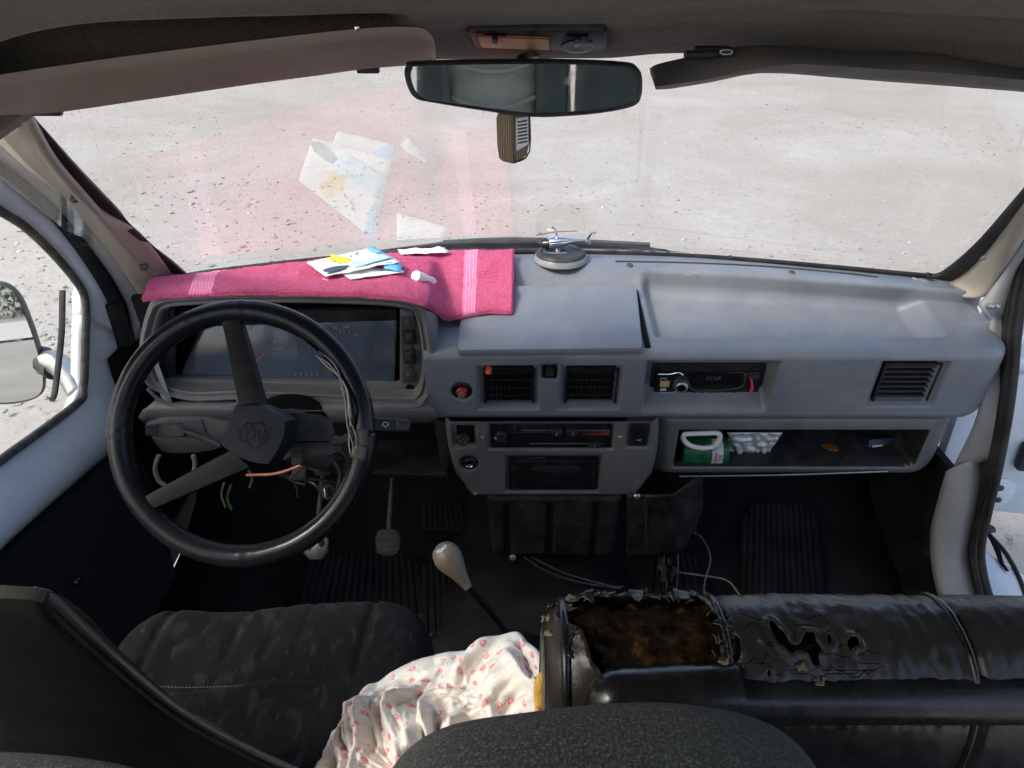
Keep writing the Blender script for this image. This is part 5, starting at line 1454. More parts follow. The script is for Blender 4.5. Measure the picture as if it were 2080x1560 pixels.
loft('visor_pad', loops, M['visor_dark'], visor_r, sharp=60)
tube('visor_rod', [atY(1392, 111, 1.13), atY(1440, 110, 1.14), atY(1488, 106, 1.16)], .0055, M['black'], visor_r, 8)
tube('visor_ring', [atY(1475 + 12*math.cos(a), 106 + 4.5*math.sin(a), 1.13) for a in np.linspace(0, 2*math.pi, 13)[:-1]], .0012, M['metal'], visor_r, 5, True, 2)
wbox('visor_bracket', atY(1450, 104, 1.16), (.05, .03, .012), M['black'], visor_r)

# ================================================================== THINGS ON THE DASHBOARD
# towel
far = [(325, 573), (360, 566), (430, 560), (520, 549), (620, 537), (720, 526), (820, 519), (900, 515), (960, 514), (1043, 513)]
near = [(292, 609), (330, 603), (420, 599), (520, 597), (620, 597), (720, 600), (800, 605), (850, 613), (880, 630), (905, 646), (930, 645), (960, 638), (1000, 634), (1040, 635)]
def resamp_px(L, n):
    P = np.array(L, float); d = np.r_[0, np.cumsum(np.abs(np.diff(P[:, 0])) + .3*np.abs(np.diff(P[:, 1])))]; t = np.linspace(0, d[-1], n)
    return np.stack([np.interp(t, d, P[:, 0]), np.interp(t, d, P[:, 1])], 1)
nu_, nv_ = 190, 46
fa = resamp_px(far, nu_); ne = resamp_px(near, nu_)
rows = [[None]*nu_ for _ in range(nv_)]
for i in range(nu_):
    fx, fy = fa[i]; f_ = ws_hit(fx, fy, .035)
    r = ray(*fa[i])
    yf = min(f_.y, yb(f_.x) - .05)
    f3 = atY(fx, fy, yf)
    nx, ny = ne[i]
    hit = SEC.hit(nx, ny); pd3 = SEC.point(hit[0], hit[1]) if hit else None
    w_ = S(nx - 866, 50)
    yn = lerp(1.428, pd3.y if pd3 else 1.55, w_)
    n3 = atY(nx, ny, yn)
    if w_ > 0:
        n3 = n3.lerp(FT.at(nx, ny, .020), w_)
    for j in range(nv_):
        t = j/(nv_-1)
        p = f3.lerp(n3, t)
        arch = .010*math.sin(math.pi*t)*(1-w_) + .006*math.sin(math.pi*t)*w_
        fold = .0045*math.sin(t*9 + p.x*5)*math.sin(math.pi*t) + .007*nz(p.x*5, t*3, 1)*math.sin(math.pi*t)
        fold += -.010*math.exp(-((p.x+.17)/.05)**2)*math.sin(math.pi*min(1, t*1.1)) + .006*(1-abs(nz(p.x*9 + t*1.5, t*4, 8))*2)**3*math.sin(math.pi*t)
        p = p + Vector((0, 0, .004 + arch + fold + .0022*nz(p.x*110, p.y*110, 0) + .003*nz(p.x*28, p.y*28, 5)))
        if j == nv_-1: p = p + Vector((0, -.003, -.004))
        rows[j][i] = p
tw_ = grid('towel', rows, M['towel'], None, thick=.005)
tag(tw_, 'bright pink terry towel spread over the driver side of the dashboard', 'towel')
tube('towel_hem', [rows[nv_-1][i] + Vector((0, -.001, 0)) for i in range(0, nu_, 5)] + [rows[nv_-1][nu_-1]], .0032, M['towel'], tw_, 6, sm=2)
tube('towel_hem', [rows[j][nu_-1] for j in range(0, nv_, 5)], .003, M['towel'], tw_, 6, sm=2)
def on_towel(px, py, lift=.003):
    r = ray(px, py); best = None
    for j in range(nv_-1):
        for i in range(0, nu_-1, 1):
            pass
    # nearest towel vertex in picture terms
    bd = 1e9
    for j in range(nv_):
        for i in range(0, nu_, 2):
            d = rows[j][i] - CAM
            dep = d.y*cT - d.z*sT
            qx = 1040 + FPX*d.x/dep; qy = 780 - FPX*(d.y*sT + d.z*cT)/dep
            e = (qx-px)**2 + (qy-py)**2
            if e < bd: bd, best = e, rows[j][i]
    return best + Vector((0, 0, lift))
# folded face-mask packets / leaflets
def sheet(name, quad, mat, parent, lift=0.0, thick=.0008, n=10, wave=.003, seed=0):
    a, b, c, d = quad; R_ = []
    for j in range(n+1):
        R_.append([a.lerp(b, i/n).lerp(d.lerp(c, i/n), j/n) + Vector((0, 0, lift + wave*nz(i*.5+seed, j*.5, seed))) for i in range(n+1)])
    return grid(name, R_, mat, parent, thick=thick)
bc_ = on_towel(720, 555)
leaf = thing('leaflet', 'crumpled white and blue leaflet with a yellow flower on the pink towel', 'leaflet', bc_)
q0, q1, q2, q3 = on_towel(624, 551, .017), on_towel(765, 521, .020), on_towel(812, 553, .022), on_towel(665, 577, .013)
sheet('back_sheet', [q0 + Vector((.05, 0, -.006)), q1 + Vector((.01, -.01, -.008)), q2 + Vector((.012, -.03, -.010)), q3 + Vector((.05, .0, -.004))], M['paper'], leaf, 0, seed=3)
top_s = sheet('top_sheet', [q0, q1, q2, q3], M['paper'], leaf, .002, seed=1)
def on_sheet(s_, t, lift=.004): return q0.lerp(q1, s_).lerp(q3.lerp(q2, s_), t) + Vector((0, 0, lift))
Fsh = Fr(on_sheet(.38, .35, .0065), q1 - q0, (q0 - q3))
fl_ = [(.022*(1 + .22*math.cos(5*a))*math.cos(a), .030*(1 + .22*math.cos(5*a))*math.sin(a)) for a in np.linspace(0, 2*math.pi, 31)[:-1]]
prism('yellow_flower', Fsh, fl_, 0, .0006, M['yellow'], top_s, 0)
prism('dark_leaf_print', Fr(on_sheet(.18, .80, .007), q1 - q0, q0 - q3), [(.035*math.cos(a), .012*math.sin(a)) for a in np.linspace(0, 2*math.pi, 17)[:-1]], 0, .0006, M['ink'], top_s, 0)
sheet('blue_panel', [on_sheet(.86, .0), on_sheet(.98, .0), on_sheet(.98, .45), on_sheet(.90, .45)], M['paper_blue'], top_s, .002, seed=1, n=3)
sheet('pale_blue_panel', [on_sheet(.30, .62), on_sheet(.95, .50), on_sheet(.99, .80), on_sheet(.42, .92)], M['paper_cyan'], top_s, .0022, seed=1, n=6)
sheet('blue_panel', [q2 + Vector((-.035, .0, -.004)), q2 + Vector((.005, .005, -.006)), q2 + Vector((.004, -.035, -.008)), q2 + Vector((-.03, -.03, -.006))], M['paper_blue'], leaf, .003, n=3)
for s_, t in [(.55, .30), (.64, .26), (.68, .2)]:
    p = on_sheet(s_, t, .0065); prism('print_mark', Fr(p, q1 - q0, q0 - q3), [(-.006, -.003), (.005, .0), (.006, .004), (-.004, .003)], 0, .0005, M['ink'], top_s, 0)
tube('loose_thread', [on_towel(655, 572, .006), on_towel(690, 578, .004), on_towel(720, 577, .004)], .0006, M['paper'], leaf, 4)
# car charger plug
c0, c1 = on_towel(842, 572, .013), on_towel(884, 583, .013)
ch = thing('car_charger', 'small white car charger plug lying on the pink towel', 'charger', (c0 + c1)/2)
ax_ = (c1 - c0).normalized(); Fch = Fr(c0, ax_.orthogonal(), ax_.cross(ax_.orthogonal())); Lc = (c1 - c0).length
lathe('charger_body', Fch, [(0, -.003), (.011, -.002), (.0125, .002), (.0120, Lc*.3), (.0095, Lc*.5), (.0098, Lc*.85), (.0075, Lc*.95), (0, Lc*.95)], M['white'], ch, 24)
lathe('charger_tip', Fch, [(0, Lc*.95), (.0048, Lc*.95), (.0045, Lc*1.05), (.003, Lc*1.12), (0, Lc*1.14)], M['metal'], ch, 14)
pc = (c0 + c1)/2 + (CAM - c0).normalized()*.0098; Fcc = Fr(pc, ax_, (CAM - c0).cross(ax_)); fbox('usb_port', Fcc, -.006, .006, -.003, .003, -.002, .0008, M['darkgrey'], ch, .0006)
# white paper at the back
pa = [on_towel(806, 519, .010) + Vector((0, .010, 0)), on_towel(900, 516, .012) + Vector((0, .012, .002)), on_towel(912, 521, .012), on_towel(812, 523, .008)]
o = sheet('paper_slip', pa, M['paper'], None, 0, wave=.006, seed=8); tag(o, 'thin white folded paper at the back edge of the towel by the windscreen', 'paper')

# helicopter ornament
hc_ = SEC.hit(1141, 547); hb3 = SEC.point(*hc_) + Vector((0, .045, .001))
hel = thing('helicopter_ornament', 'toy chrome helicopter on a round grey base on the dashboard', 'ornament', hb3)
Fhe = Fr(hb3, (1, 0, 0), (0, 1, 0))
lathe('base', Fhe, [(0, 0), (.062, 0), (.064, .004), (.061, .020), (.056, .027), (.050, .029), (.048, .026), (.030, .027), (0, .027)], M['darkgrey'], hel, 48)
M['bandgrey'] = pmat('grey_band', (.22, .23, .235), .3, .1, 20, .05, 200)
lathe('base_band', Fhe, [(.0645, .006), (.0655, .007), (.0625, .019), (.0615, .020)], M['bandgrey'], hel, 48)
hz0 = .048
body_l = []
for s_, r_, zc_ in [(-.056, .001, -.002), (-.052, .007, -.001), (-.042, .013, 0), (-.026, .017, .001), (-.008, .017, .002), (.008, .013, .004), (.022, .008, .006), (.040, .0045, .007), (.060, .003, .008), (.066, .001, .008)]:
    body_l.append([hb3 + Vector((s_, .0 + r_*math.cos(a), hz0 + zc_ + r_*.85*math.sin(a))) for a in np.linspace(0, 2*math.pi, 19)[:-1]])
hbod = loft('fuselage', body_l, M['chrome'], hel, sharp=80)
cab_l = []
for s_, r_ in [(-.0575, .001), (-.053, .0078), (-.043, .0138), (-.030, .0172)]:
    cab_l.append([hb3 + Vector((s_, -.0 + r_*math.cos(a), hz0 - .0005 + r_*.85*math.sin(a))) for a in np.linspace(0, 2*math.pi, 19)[:-1]])
loft('cockpit_glass', cab_l, M['black_gloss'], hel, sharp=80)
prism('tail_fin', Fr(hb3 + Vector((.062, 0, hz0+.008)), (1, 0, 0), (0, 0, 1)), [(-.006, -.002), (.004, -.010), (.010, -.010), (.004, .002), (.012, .018), (.007, .018)], -.0012, .0012, M['chrome'], hel, .0004)
tube('rotor_mast', [hb3 + Vector((-.012, 0, hz0+.014)), hb3 + Vector((-.012, 0, hz0+.030))], .0022, M['chrome'], hel, 10, sm=0)
for dx_, dy_, dz_ in [(-.050, -.012, -.005), (.050, .0, .002), (-.010, .030, .003)]:
    p0 = hb3 + Vector((-.012, 0, hz0+.029)); tube('rotor_blade', [p0, p0 + Vector((dx_, dy_, dz_))], .0024, M['darkgrey'], hel, 6, sm=0, flat=.25, up=(0, 0, 1))
for s_ in (-1, 1):
    tube('skid', [hb3 + Vector((-.042, s_*.012, hz0-.016)), hb3 + Vector((-.03, s_*.013, hz0-.020)), hb3 + Vector((.012, s_*.013, hz0-.020))], .0012, M['chrome'], hel, 6)
tube('stand', [hb3 + Vector((-.008, 0, .025)), hb3 + Vector((-.008, 0, hz0-.008))], .008, M['chrome'], hel, 12, sm=0)

# wiper lying at the foot of the glass, outside
wip = thing('windscreen_wiper', 'dark windscreen wiper resting along the bottom of the glass outside', 'wiper', ws_hit(1050, 505, -.05))
wpix = [(735, 514), (800, 504), (900, 492), (980, 488), (1100, 489), (1200, 493), (1300, 499), (1385, 513)]
top_ = [ws_hit(x, y, -.05) for x, y in wpix]; bot_ = [ws_hit(x, lerp(y, 521, .75), -.03) for x, y in wpix]
strip('wiper_cowl', top_, bot_, M['rubber'], wip, thick=.012, bulge=.006)
tube('wiper_arm', [ws_hit(x, y, -.06) for x, y in [(1320, 497), (1200, 491), (1040, 486), (900, 492)]], .006, M['darkgrey'], wip, 8)
for x in (1060, 1150, 1240, 1290, 1340):
    tube('wiper_claw', [ws_hit(x-22, 516, -.02), ws_hit(x-14, 509, -.015), ws_hit(x+10, 508, -.015), ws_hit(x+20, 515, -.02)], .003, M['darkgrey'], wip, 6)

# ================================================================== THINGS IN THE OPEN SHELF
def shelf_at(px, py, back): return FSh.at(px, py, -back)
can = thing('green_can', 'green can with white carry handle and red lettering in the open shelf', 'can', shelf_at(1430, 935, .05))
ca, cb = shelf_at(1382, 914, .052), shelf_at(1474, 914, .052)
cax = (cb - ca).normalized(); Fca = Fr(ca, (0, 0, 1), Vector((0, 0, 1)).cross(cax) * -1)
if Fca.n.dot(cax) < 0: Fca = Fr(ca, (0, 0, 1), Vector((0, 0, 1)).cross(cax))
Lcan = (cb - ca).length
lathe('can_body', Fca, [(0, 0), (.034, 0), (.038, .003), (.038, Lcan-.003), (.034, Lcan), (0, Lcan)], M['green'], can, 36)
lb = []
for k in range(9):
    a = R(lerp(-15, 100, k/8))
    front = Vector((0, -1, 0)); upv = Vector((0, 0, 1))
    d_ = front*math.cos(a - R(20)) + upv*math.sin(a - R(20))
    lb.append([ca + cax*Lcan*q + d_*.0386 for q in (.62, .86)])
lbl = grid('label_panel', lb, M['label'], can, thick=.0003)
Ftx = Fr(ca + cax*Lcan*.74 + (Vector((0, -1, 0))*math.cos(R(5)) + Vector((0, 0, 1))*math.sin(R(5)))*.0395, cax, (0, .1, 1))
text('can_lettering', 'OMA', .013, Ftx, -.004, .0, .0, M['red_print'], lbl, rot=R(90)); text('can_lettering', 'TIX', .012, Ftx, .008, .0, .0, M['red_print'], lbl, rot=R(90))
ring_px = [(1388, 884), (1398, 881), (1430, 880), (1458, 880), (1462, 890), (1452, 905), (1430, 910), (1405, 906), (1391, 896)]
tube('carry_handle', [shelf_at(x, y, .008) for x, y in ring_px], .0062, M['white'], can, 10, True, 5)
fo = thing('foil_packet', 'crumpled silver foil packet beside the green can in the open shelf', 'packet', shelf_at(1535, 940, .05))
fq = [(1477, 878), (1590, 878), (1592, 914), (1510, 938)]
P = []
for j in range(19):
    P.append([shelf_at(lerp(lerp(1477, 1589, i/18), lerp(1506, 1560, i/18) if True else 0, j/18) , lerp(878, lerp(937, 922, i/18), j/18), .035 + .012*nz(i*.45, j*.45, 1) + .02*(j/18)) for i in range(19)])
grid('foil_wrap', P, M['foil'], fo, thick=.002)
P = []
for j in range(9): P.append([shelf_at(lerp(1470, 1500, i/8), lerp(890, 930, j/8), .055 + .01*nz(i*.7, j*.7, 4)) for i in range(9)])
grid('clear_wrap', P, M['foil'], fo, thick=.001)
am = thing('amber_bottle', 'amber brown bottle lying far back in the open shelf', 'bottle', shelf_at(1675, 935, .07))
a0_, a1_ = shelf_at(1640, 918, .08), shelf_at(1712, 922, .06); aa = (a1_-a0_).normalized()
lathe('bottle_body', Fr(a0_, aa.orthogonal(), aa.cross(aa.orthogonal())), [(0, 0), (.016, .001), (.024, .008), (.025, .05), (.022, .066), (.014, .075), (.013, (a1_-a0_).length), (0, (a1_-a0_).length)], M['amber'], am, 24)
cx_ = thing('card_box', 'small navy blue carton with a white label at the right end of the shelf', 'box', shelf_at(1785, 938, .06))
Fcb = Fr(shelf_at(1762, 932, .055), Vector((1, .15, 0)), (0, .25, 1))
bx = fbox('carton', Fcb, 0, .075, -.002, .050, -.045, 0, M['navy'], cx_, .002)
lb_ = fbox('carton_label', Fcb, .010, .036, .004, .034, 0.0002, .0012, M['label'], bx, 0)
for k in range(3): fbox('print_line', Fcb, .014 + k*.007, .018 + k*.007, .008, .024 + .003*k, .0013, .0017, M['ink'], bx, 0)

# ================================================================== SEATS
# driver seat: cushion with bolsters and seams, bell-shaped backrest
ds = thing('driver_seat', 'driver seat with dark patterned fabric cushion and black backrest', 'seat', (-.40, .72, .52))
def seam_d(x, y):
    d = 0
    for x0, x1, y0, y1 in [(-.575, -.585, .5, 1.1), (-.255, -.235, .5, 1.1)]:
        xx = lerp(x0, x1, (y-.5)/.6); d += .008*math.exp(-((x-xx)/.006)**2)
    d += .008*math.exp(-((y-.800)/.006)**2)*S(x+.585, .01)*S(-.245-x, .01)
    for xx, w_ in [(-.46, .006), (-.40, .006), (-.35, .005)]:
        d += .004*math.exp(-((x-xx-.03*(y-.9))/w_)**2)*S(y-.82, .03)
    return d
def cdef(p, v):
    if v[2] > .2:
        bol = .022*math.exp(-((p.x+.18)/.07)**2) + .014*math.exp(-((p.x+.60)/.05)**2)
        dip = -.012*math.exp(-((p.x+.42)/.12)**2)*S(p.y-.75, .2)
        z = p.z + (bol + dip)*S(v[2]-.2, .5) - seam_d(p.x, p.y)*S(v[2]-.5, .3) + .004*nz(p.x*9, p.y*9, 0) + .0025*nz(p.x*25, p.y*18, 3)
        return Vector((p.x, p.y + .012*math.sin(p.x*14), z))
    return p
rbox('cushion', (-.393, .69, .905), (.272, .305, .105), M['seat'], ds, 5.5, 90, cdef)
V = []; F = []
for i in range(60):
    x = lerp(-.575, -.255, i/60); p = Vector((x, .7935, 1.009 + .004*nz(x*9, 7.1, 0) - .010*math.exp(-((x+.42)/.12)**2)*S(.05, .2)))
    v, f = tube_geo([p, p + Vector((.0032, 0, 0))], .0007, 4, base=len(V)); V += v; F += f
o = mobj('seam_stitches', V, F, M['thread'], ds); o['kind'] = 'stuff'
wbox('seat_base', (-.40, .70, .66), (.44, .46, .28), M['black'], ds, .02)
FBk = Fr((0, .455, 1.56), (1, 0, 0), (0, -.15, .60))
brt = [(70, 1192), (115, 1226), (180, 1288), (262, 1362), (350, 1434), (430, 1484), (520, 1530), (620, 1578), (720, 1640), (760, 1720)]
bh = [FBk.hit(*p) for p in brt]; xm = bh[0][0] - .045
left = [(2*xm - a, b) for a, b in bh[::-1]]
outl = [*bh, *left]
outl = outl[::-1]
tl_ = FBk.hit(40, 1183)
outl = [tuple(p)[:2] for p in spline([(a, b, 0) for a, b in outl], 3, True)]
oc = np.mean(outl, 0)
def bko(k, d): return [FBk.p(oc[0]+(a-oc[0])*k, oc[1]+(b-oc[1])*k, 0) + Vector(d) for a, b in outl]
loft('backrest', [bko(.90, (0, -.012, .0)), bko(.97, (0, -.010, .002)), bko(1.0, (0, 0, 0)), bko(.995, (0, .012, -.016)), bko(.96, (0, .035, -.060)), bko(.90, (0, .050, -.10)), bko(.8, (0, .055, -.13))], M['backrest'], ds, sharp=50)
tube('piping', [FBk.p(a, b, .000) for a, b in bh[:9]], lambda s_: .0048*min(1, .15 + s_*14), M['piping'], ds, 8)
tube('piping', [FBk.at(x, y, .003) for x, y in [(16, 1215), (14, 1240), (22, 1290), (34, 1360), (66, 1430), (94, 1496), (112, 1545)]], .0048, M['piping'], ds, 8)
tube('piping', [FBk.at(x, y, -.07) for x, y in [(362, 1446), (410, 1462), (455, 1490), (506, 1528)]], .003, M['piping'], ds, 8)
lathe('piping_clip', Fr(FBk.at(277, 1421, .006), FBk.u, FBk.v), [(0, .003), (.003, .002), (.004, 0), (0, -.003)], M['label'], ds, 8)

# passenger bench: cushion beyond, torn leather backrest across the lower right
ps = thing('passenger_seat', 'double passenger seat whose black leather backrest top is torn open to brown foam', 'seat', (.45, .62, .52))
rbox('cushion', (.42, .78, .90), (.36, .235, .10), M['seat'], ps, 6, 24)
rbox('cushion', (.88, .76, .895), (.13, .22, .09), M['seat'], ps, 6, 16)
wbox('seat_base', (.50, .72, .66), (.8, .40, .28), M['void'], ps, .02)
sec = [(.640, .98), (.625, 1.15), (.612, 1.30), (.600, 1.375), (.582, 1.412), (.555, 1.430), (.525, 1.434), (.497, 1.428), (.478, 1.414), (.464, 1.393), (.455, 1.36), (.452, 1.30), (.452, 1.15), (.46, .98)]
sp_ = [tuple(p)[:2] for p in spline([(a, b, 0) for a, b in sec], 8)]
XA, XB = .030, .80
xs_ = np.concatenate([np.linspace(XA, XA+.05, 16), np.linspace(XA+.052, .52, 190), np.linspace(.53, XB, 24)])
def torn(x, y, z):
    """1 where the leather is gone"""
    n1 = nz(x*15, y*15, 4) * 1.1 + nz(x*30, y*30, z*30) * .8 + nz(x*60, y*60, z*60)*.6 + nz(x*130, y*130, 2)*.4
    # big hole on the top left
    dx = (x - .128 + .008*math.sin(y*60))/.074; dy = (y - .528)/.050
    a = 1 - (dx*dx*dx*dx + dy*dy*dy*dy) + n1*.55
    big = a > 0 and z > 1.37
    # flaked patch in the middle
    ddx = (x - .272)/.050; ddy = (y - .505)/.028
    n2 = nz(x*70, y*45, 3) + .5*nz(x*160, y*110, 1)
    patch = (1 - ddx*ddx - ddy*ddy)*.45 + n2 - .52
    return big or (patch > 0 and z > 1.38)
def skin(x, k, inset_=0.0):
    y, z = sp_[k]
    e = S(x - XA, .045)
    q = .32*(1 - math.sqrt(max(0, 1 - (1 - min(1, (x-XA)/.05))**2)))
    y = lerp(y, .54, q); z = lerp(z, 1.2, q*.55)
    ky, kz = sp_[min(k+1, len(sp_)-1)][0] - sp_[max(k-1, 0)][0], sp_[min(k+1, len(sp_)-1)][1] - sp_[max(k-1, 0)][1]
    l_ = math.hypot(ky, kz); ny_, nz_ = kz/l_, -ky/l_
    if nz_ < 0 and z > 1.40: ny_, nz_ = -ny_, -nz_
    d = -inset_
    for sx_ in (.207, .430):
        d -= .004*math.exp(-((x-sx_)/.004)**2)
    d += (.0025*nz(x*9, y*9, z*9) + .0006*nz(x*60, y*60, z*30))*S(z - 1.33, .06)
    # crackle near the flaked patch
    g = math.exp(-((x-.285)/.065)**2)
    d += .0035*g*abs(nz(x*90, y*50, z*40))*S(z - 1.36, .03)
    gx = math.exp(-((x-.40)/.05)**2); d += .002*gx*nz(x*120, y*70, 2)*S(z - 1.36, .03)
    return Vector((x, y + ny_*d, z + nz_*d))
P = [[skin(x, k) for k in range(len(sp_))] for x in xs_]
mk = [[not torn((xs_[j]+xs_[j+1])/2, (sp_[k][0]+sp_[k+1][0])/2, (sp_[k][1]+sp_[k+1][1])/2) for k in range(len(sp_)-1)] for j in range(len(xs_)-1)]
lc = grid('leather_cover', P, M['leather'], ps, thick=.0025, mask=mk, sharp=50)
lc.data.materials.append(M['vinyl'])
cw = WPOS[lc.name]
for pol in lc.data.polygons:
    if (pol.center + cw).y < .466: pol.material_index = 1  # rear faces coloured darker so the back reads as shaded
def soften(o, it=3):
    bm = bmesh.new(); bm.from_mesh(o.data)
    for _ in range(it):
        new = {}
        for v in bm.verts:
            be = [e for e in v.link_edges if len(e.link_faces) == 1]
            if len(be) == 2: new[v] = v.co*.4 + (be[0].other_vert(v).co + be[1].other_vert(v).co)*.3
        for v, c in new.items(): v.co = c
    for v in bm.verts:
        if len([e for e in v.link_edges if len(e.link_faces) == 1]) == 2 and v.co.z + cw.z > 1.37 and (v.co.x + cw.x) > XA + .01:
            v.co += Vector((0, 0, 1)) * (.002 + .005*abs(nz(v.co.x*70, v.co.y*70, 1)))
            for e in v.link_edges:
                w2 = e.other_vert(v)
                if all(len(q.link_faces) == 2 for q in w2.link_edges): w2.co += Vector((0, 0, .0012))
    bm.to_mesh(o.data); bm.free()
soften(lc)
P = []
for x in np.linspace(XA+.012, .44, 110):
    row = []
    for k in range(16, 86):
        q = skin(x, k, .011 + .016*max(0, nz(x*24, k*.15, 5)) + .008*nz(x*70, k*.45, 2) + .004*nz(x*150, k*.9, 7)); row.append(q)
    P.append(row)
grid('foam', P, M['foam'], ps)
# end panel (left) with burst seam and yellow foam
endl = [skin(XA+.0015, k) for k in range(0, len(sp_), 2)]
bm = bmesh.new(); bm.faces.new([bm.verts.new(p) for p in endl]); bmesh.ops.triangulate(bm, faces=bm.faces[:]); bmobj('end_panel', bm, M['leather'], ps)
tube('piping', [skin(XA + .020, k) + Vector((0, 0, .002)) for k in range(20, 92, 3)], .0045, M['vinyl'], ps, 8, sm=3)
for sx_ in (.207, .430):
    tube('piping', [skin(sx_ - .006, k) for k in range(30, 92, 3)], .0035, M['vinyl'], ps, 8, sm=3)
yf = rbox('burst_foam', (XA + .001, .553, 1.295), (.007, .011, .030), M['foam_yellow'], ps, 3, 10, lambda p, v: p + Vector((.003*nz(p.x*90, p.y*90, p.z*90), .004*nz(p.z*70, 1, 1), 0)))
for k, (x, kk) in enumerate([(XA+.004, 40), (XA+.006, 48), (XA+.010, 34), (.085, 33), (.13, 30), (.135, 31), (.06, 36), (.195, 60), (.265, 62), (.28, 66), (.262, 72)]):
    c_ = skin(x, kk) + Vector((0, 0, .003)); rows_ = []
    for j in range(5): rows_.append([c_ + Vector(((i-2)*.0022 + .004*nz(i*.8, j*.8, k), (j-2)*.0016 + .003*nz(j*.7, i*.9, k+9), .007*nz(i*.9, j*.9, k*3) + .001)) for i in range(5)])
    grid('torn_edge', rows_, M['lining'] if k not in (2, 3) else M['vinyl'], ps, thick=.0008)
# fine cracks and frayed fibres around the damage
V = []; F = []
for q in range(60):
    x0 = .282 + .042*rng.standard_normal(); kk = 62 + int(8*rng.standard_normal()); n_ = 5
    if not (.215 < x0 < .42 and 40 < kk < 82): continue
    pts = []
    for i in range(n_): pts.append(skin(min(.425, x0 + (i-2)*.006*(1 + .3*nz(q, i, 1))), max(36, min(86, kk + int(nz(q*1.7, i*.9, 3)*4)))) + Vector((0, 0, .0006)))
    v, f = tube_geo(pts, lambda s_: .0006*math.sin(math.pi*(.1+.8*s_)), 5, base=len(V), flat=.5, up=(0, 0, 1)); V += v; F += f
o = mobj('leather_cracks', V, F, M['void'], ps); o['kind'] = 'stuff'
V = []; F = []
for q in range(60):
    a_ = rng.uniform(0, 6.28); x0 = .128 + .074*math.cos(a_)*1.0; yy = .528 + .050*math.sin(a_)
    if yy < .492 or x0 < .07: continue
    k0 = int(np.argmin([abs(p_[0]-yy) + (0 if p_[1] > 1.37 else 1) for p_ in sp_])); p0 = skin(x0, k0)
    d1 = Vector((rng.normal(), rng.normal(), abs(rng.normal())*.5))*.0028
    v, f = tube_geo([p0, p0 + d1 + Vector((0, 0, .002)), p0 + d1*2.0 + Vector((rng.normal(), rng.normal(), 0))*.0015], .0003, 4, base=len(V)); V += v; F += f
o = mobj('frayed_fibres', V, F, M['lining'], ps); o['kind'] = 'stuff'
for q in range(30):
    a_ = 2*math.pi*q/30 + .1*rng.normal(); ca_, sa_ = math.cos(a_), math.sin(a_)
    x0 = .128 + .080*ca_*abs(ca_)**-.4 if abs(ca_) > .05 else .128; yy = .530 + .050*sa_*(abs(sa_) + .01)**-.4
    if yy < .490: continue
    x0 = min(.205, max(.052, x0)); k0 = int(np.argmin([abs(p_[0]-yy) + (0 if p_[1] > 1.37 else 1) for p_ in sp_])); p0 = skin(x0, k0) + Vector((0, 0, .0015))
    L_f = .007 + .016*rng.random()**1.5; wd_ = .004 + .012*rng.random()**1.5; rows_ = []
    for j in range(6):
        t_ = j/5; c_ = p0 + Vector((-ca_, -sa_, 0))*L_f*(t_ - .35) + Vector((0, 0, .006*t_*t_*(1 if q % 3 else -.6) + .002*nz(q, j*.6, 1)))
        rows_.append([c_ + Vector((-sa_, ca_, 0))*wd_*(i/4 - .5)*2*(1 - t_**1.4)*(1 + .5*nz(q*3, i, j*.5)) + Vector((0, 0, .002*nz(i*.8, j*.8, q))) for i in range(5)])
    grid('torn_edge', rows_, M['leather'], ps, thick=.0012)
# rolled vinyl bolster inside the tear
roll = []
for i in range(15):
    t = i/14; roll.append((lerp(.066, .207, t), lerp(.470, .474, t), lerp(1.392, 1.398, t)))
tube('vinyl_roll', roll, lambda s: .030*math.sqrt(max(.02, 1 - (1 - min(1, s/.22))**2)) , M['vinyl'], ps, 20, sm=2, flat=.95)
tube('vinyl_roll', [(.211, .478, 1.388), (.40, .478, 1.388), (.64, .478, 1.388)], .025, M['vinyl'], ps, 18, sm=4)

# velour seat backs right in front of the camera
vl = thing('velour_seat_back', 'dark grey velour seat back filling the bottom centre foreground', 'seat back', (.03, .2, .9), 'velour seat backs in the foreground')
def vdef(p, v): return p + Vector((0, .004*nz(p.x*10, p.z*10, 1), .007*nz(p.x*7, p.y*9, 4) + .10*(p.x-.10) * (1 if p.x < .10 else .3)))
rbox('seat_back_pad', (.058, .27, 1.296), (.172, .110, .270), M['velour'], vl, 4.0, 40, vdef)
vl2 = thing('velour_seat_back', 'dark grey velour seat back at the bottom left corner behind the driver seat', 'seat back', (-.45, .2, .9), 'velour seat backs in the foreground')
rbox('seat_back_pad', (-.42, .235, 1.298), (.27, .110, .270), M['velour'], vl2, 3.8, 40)

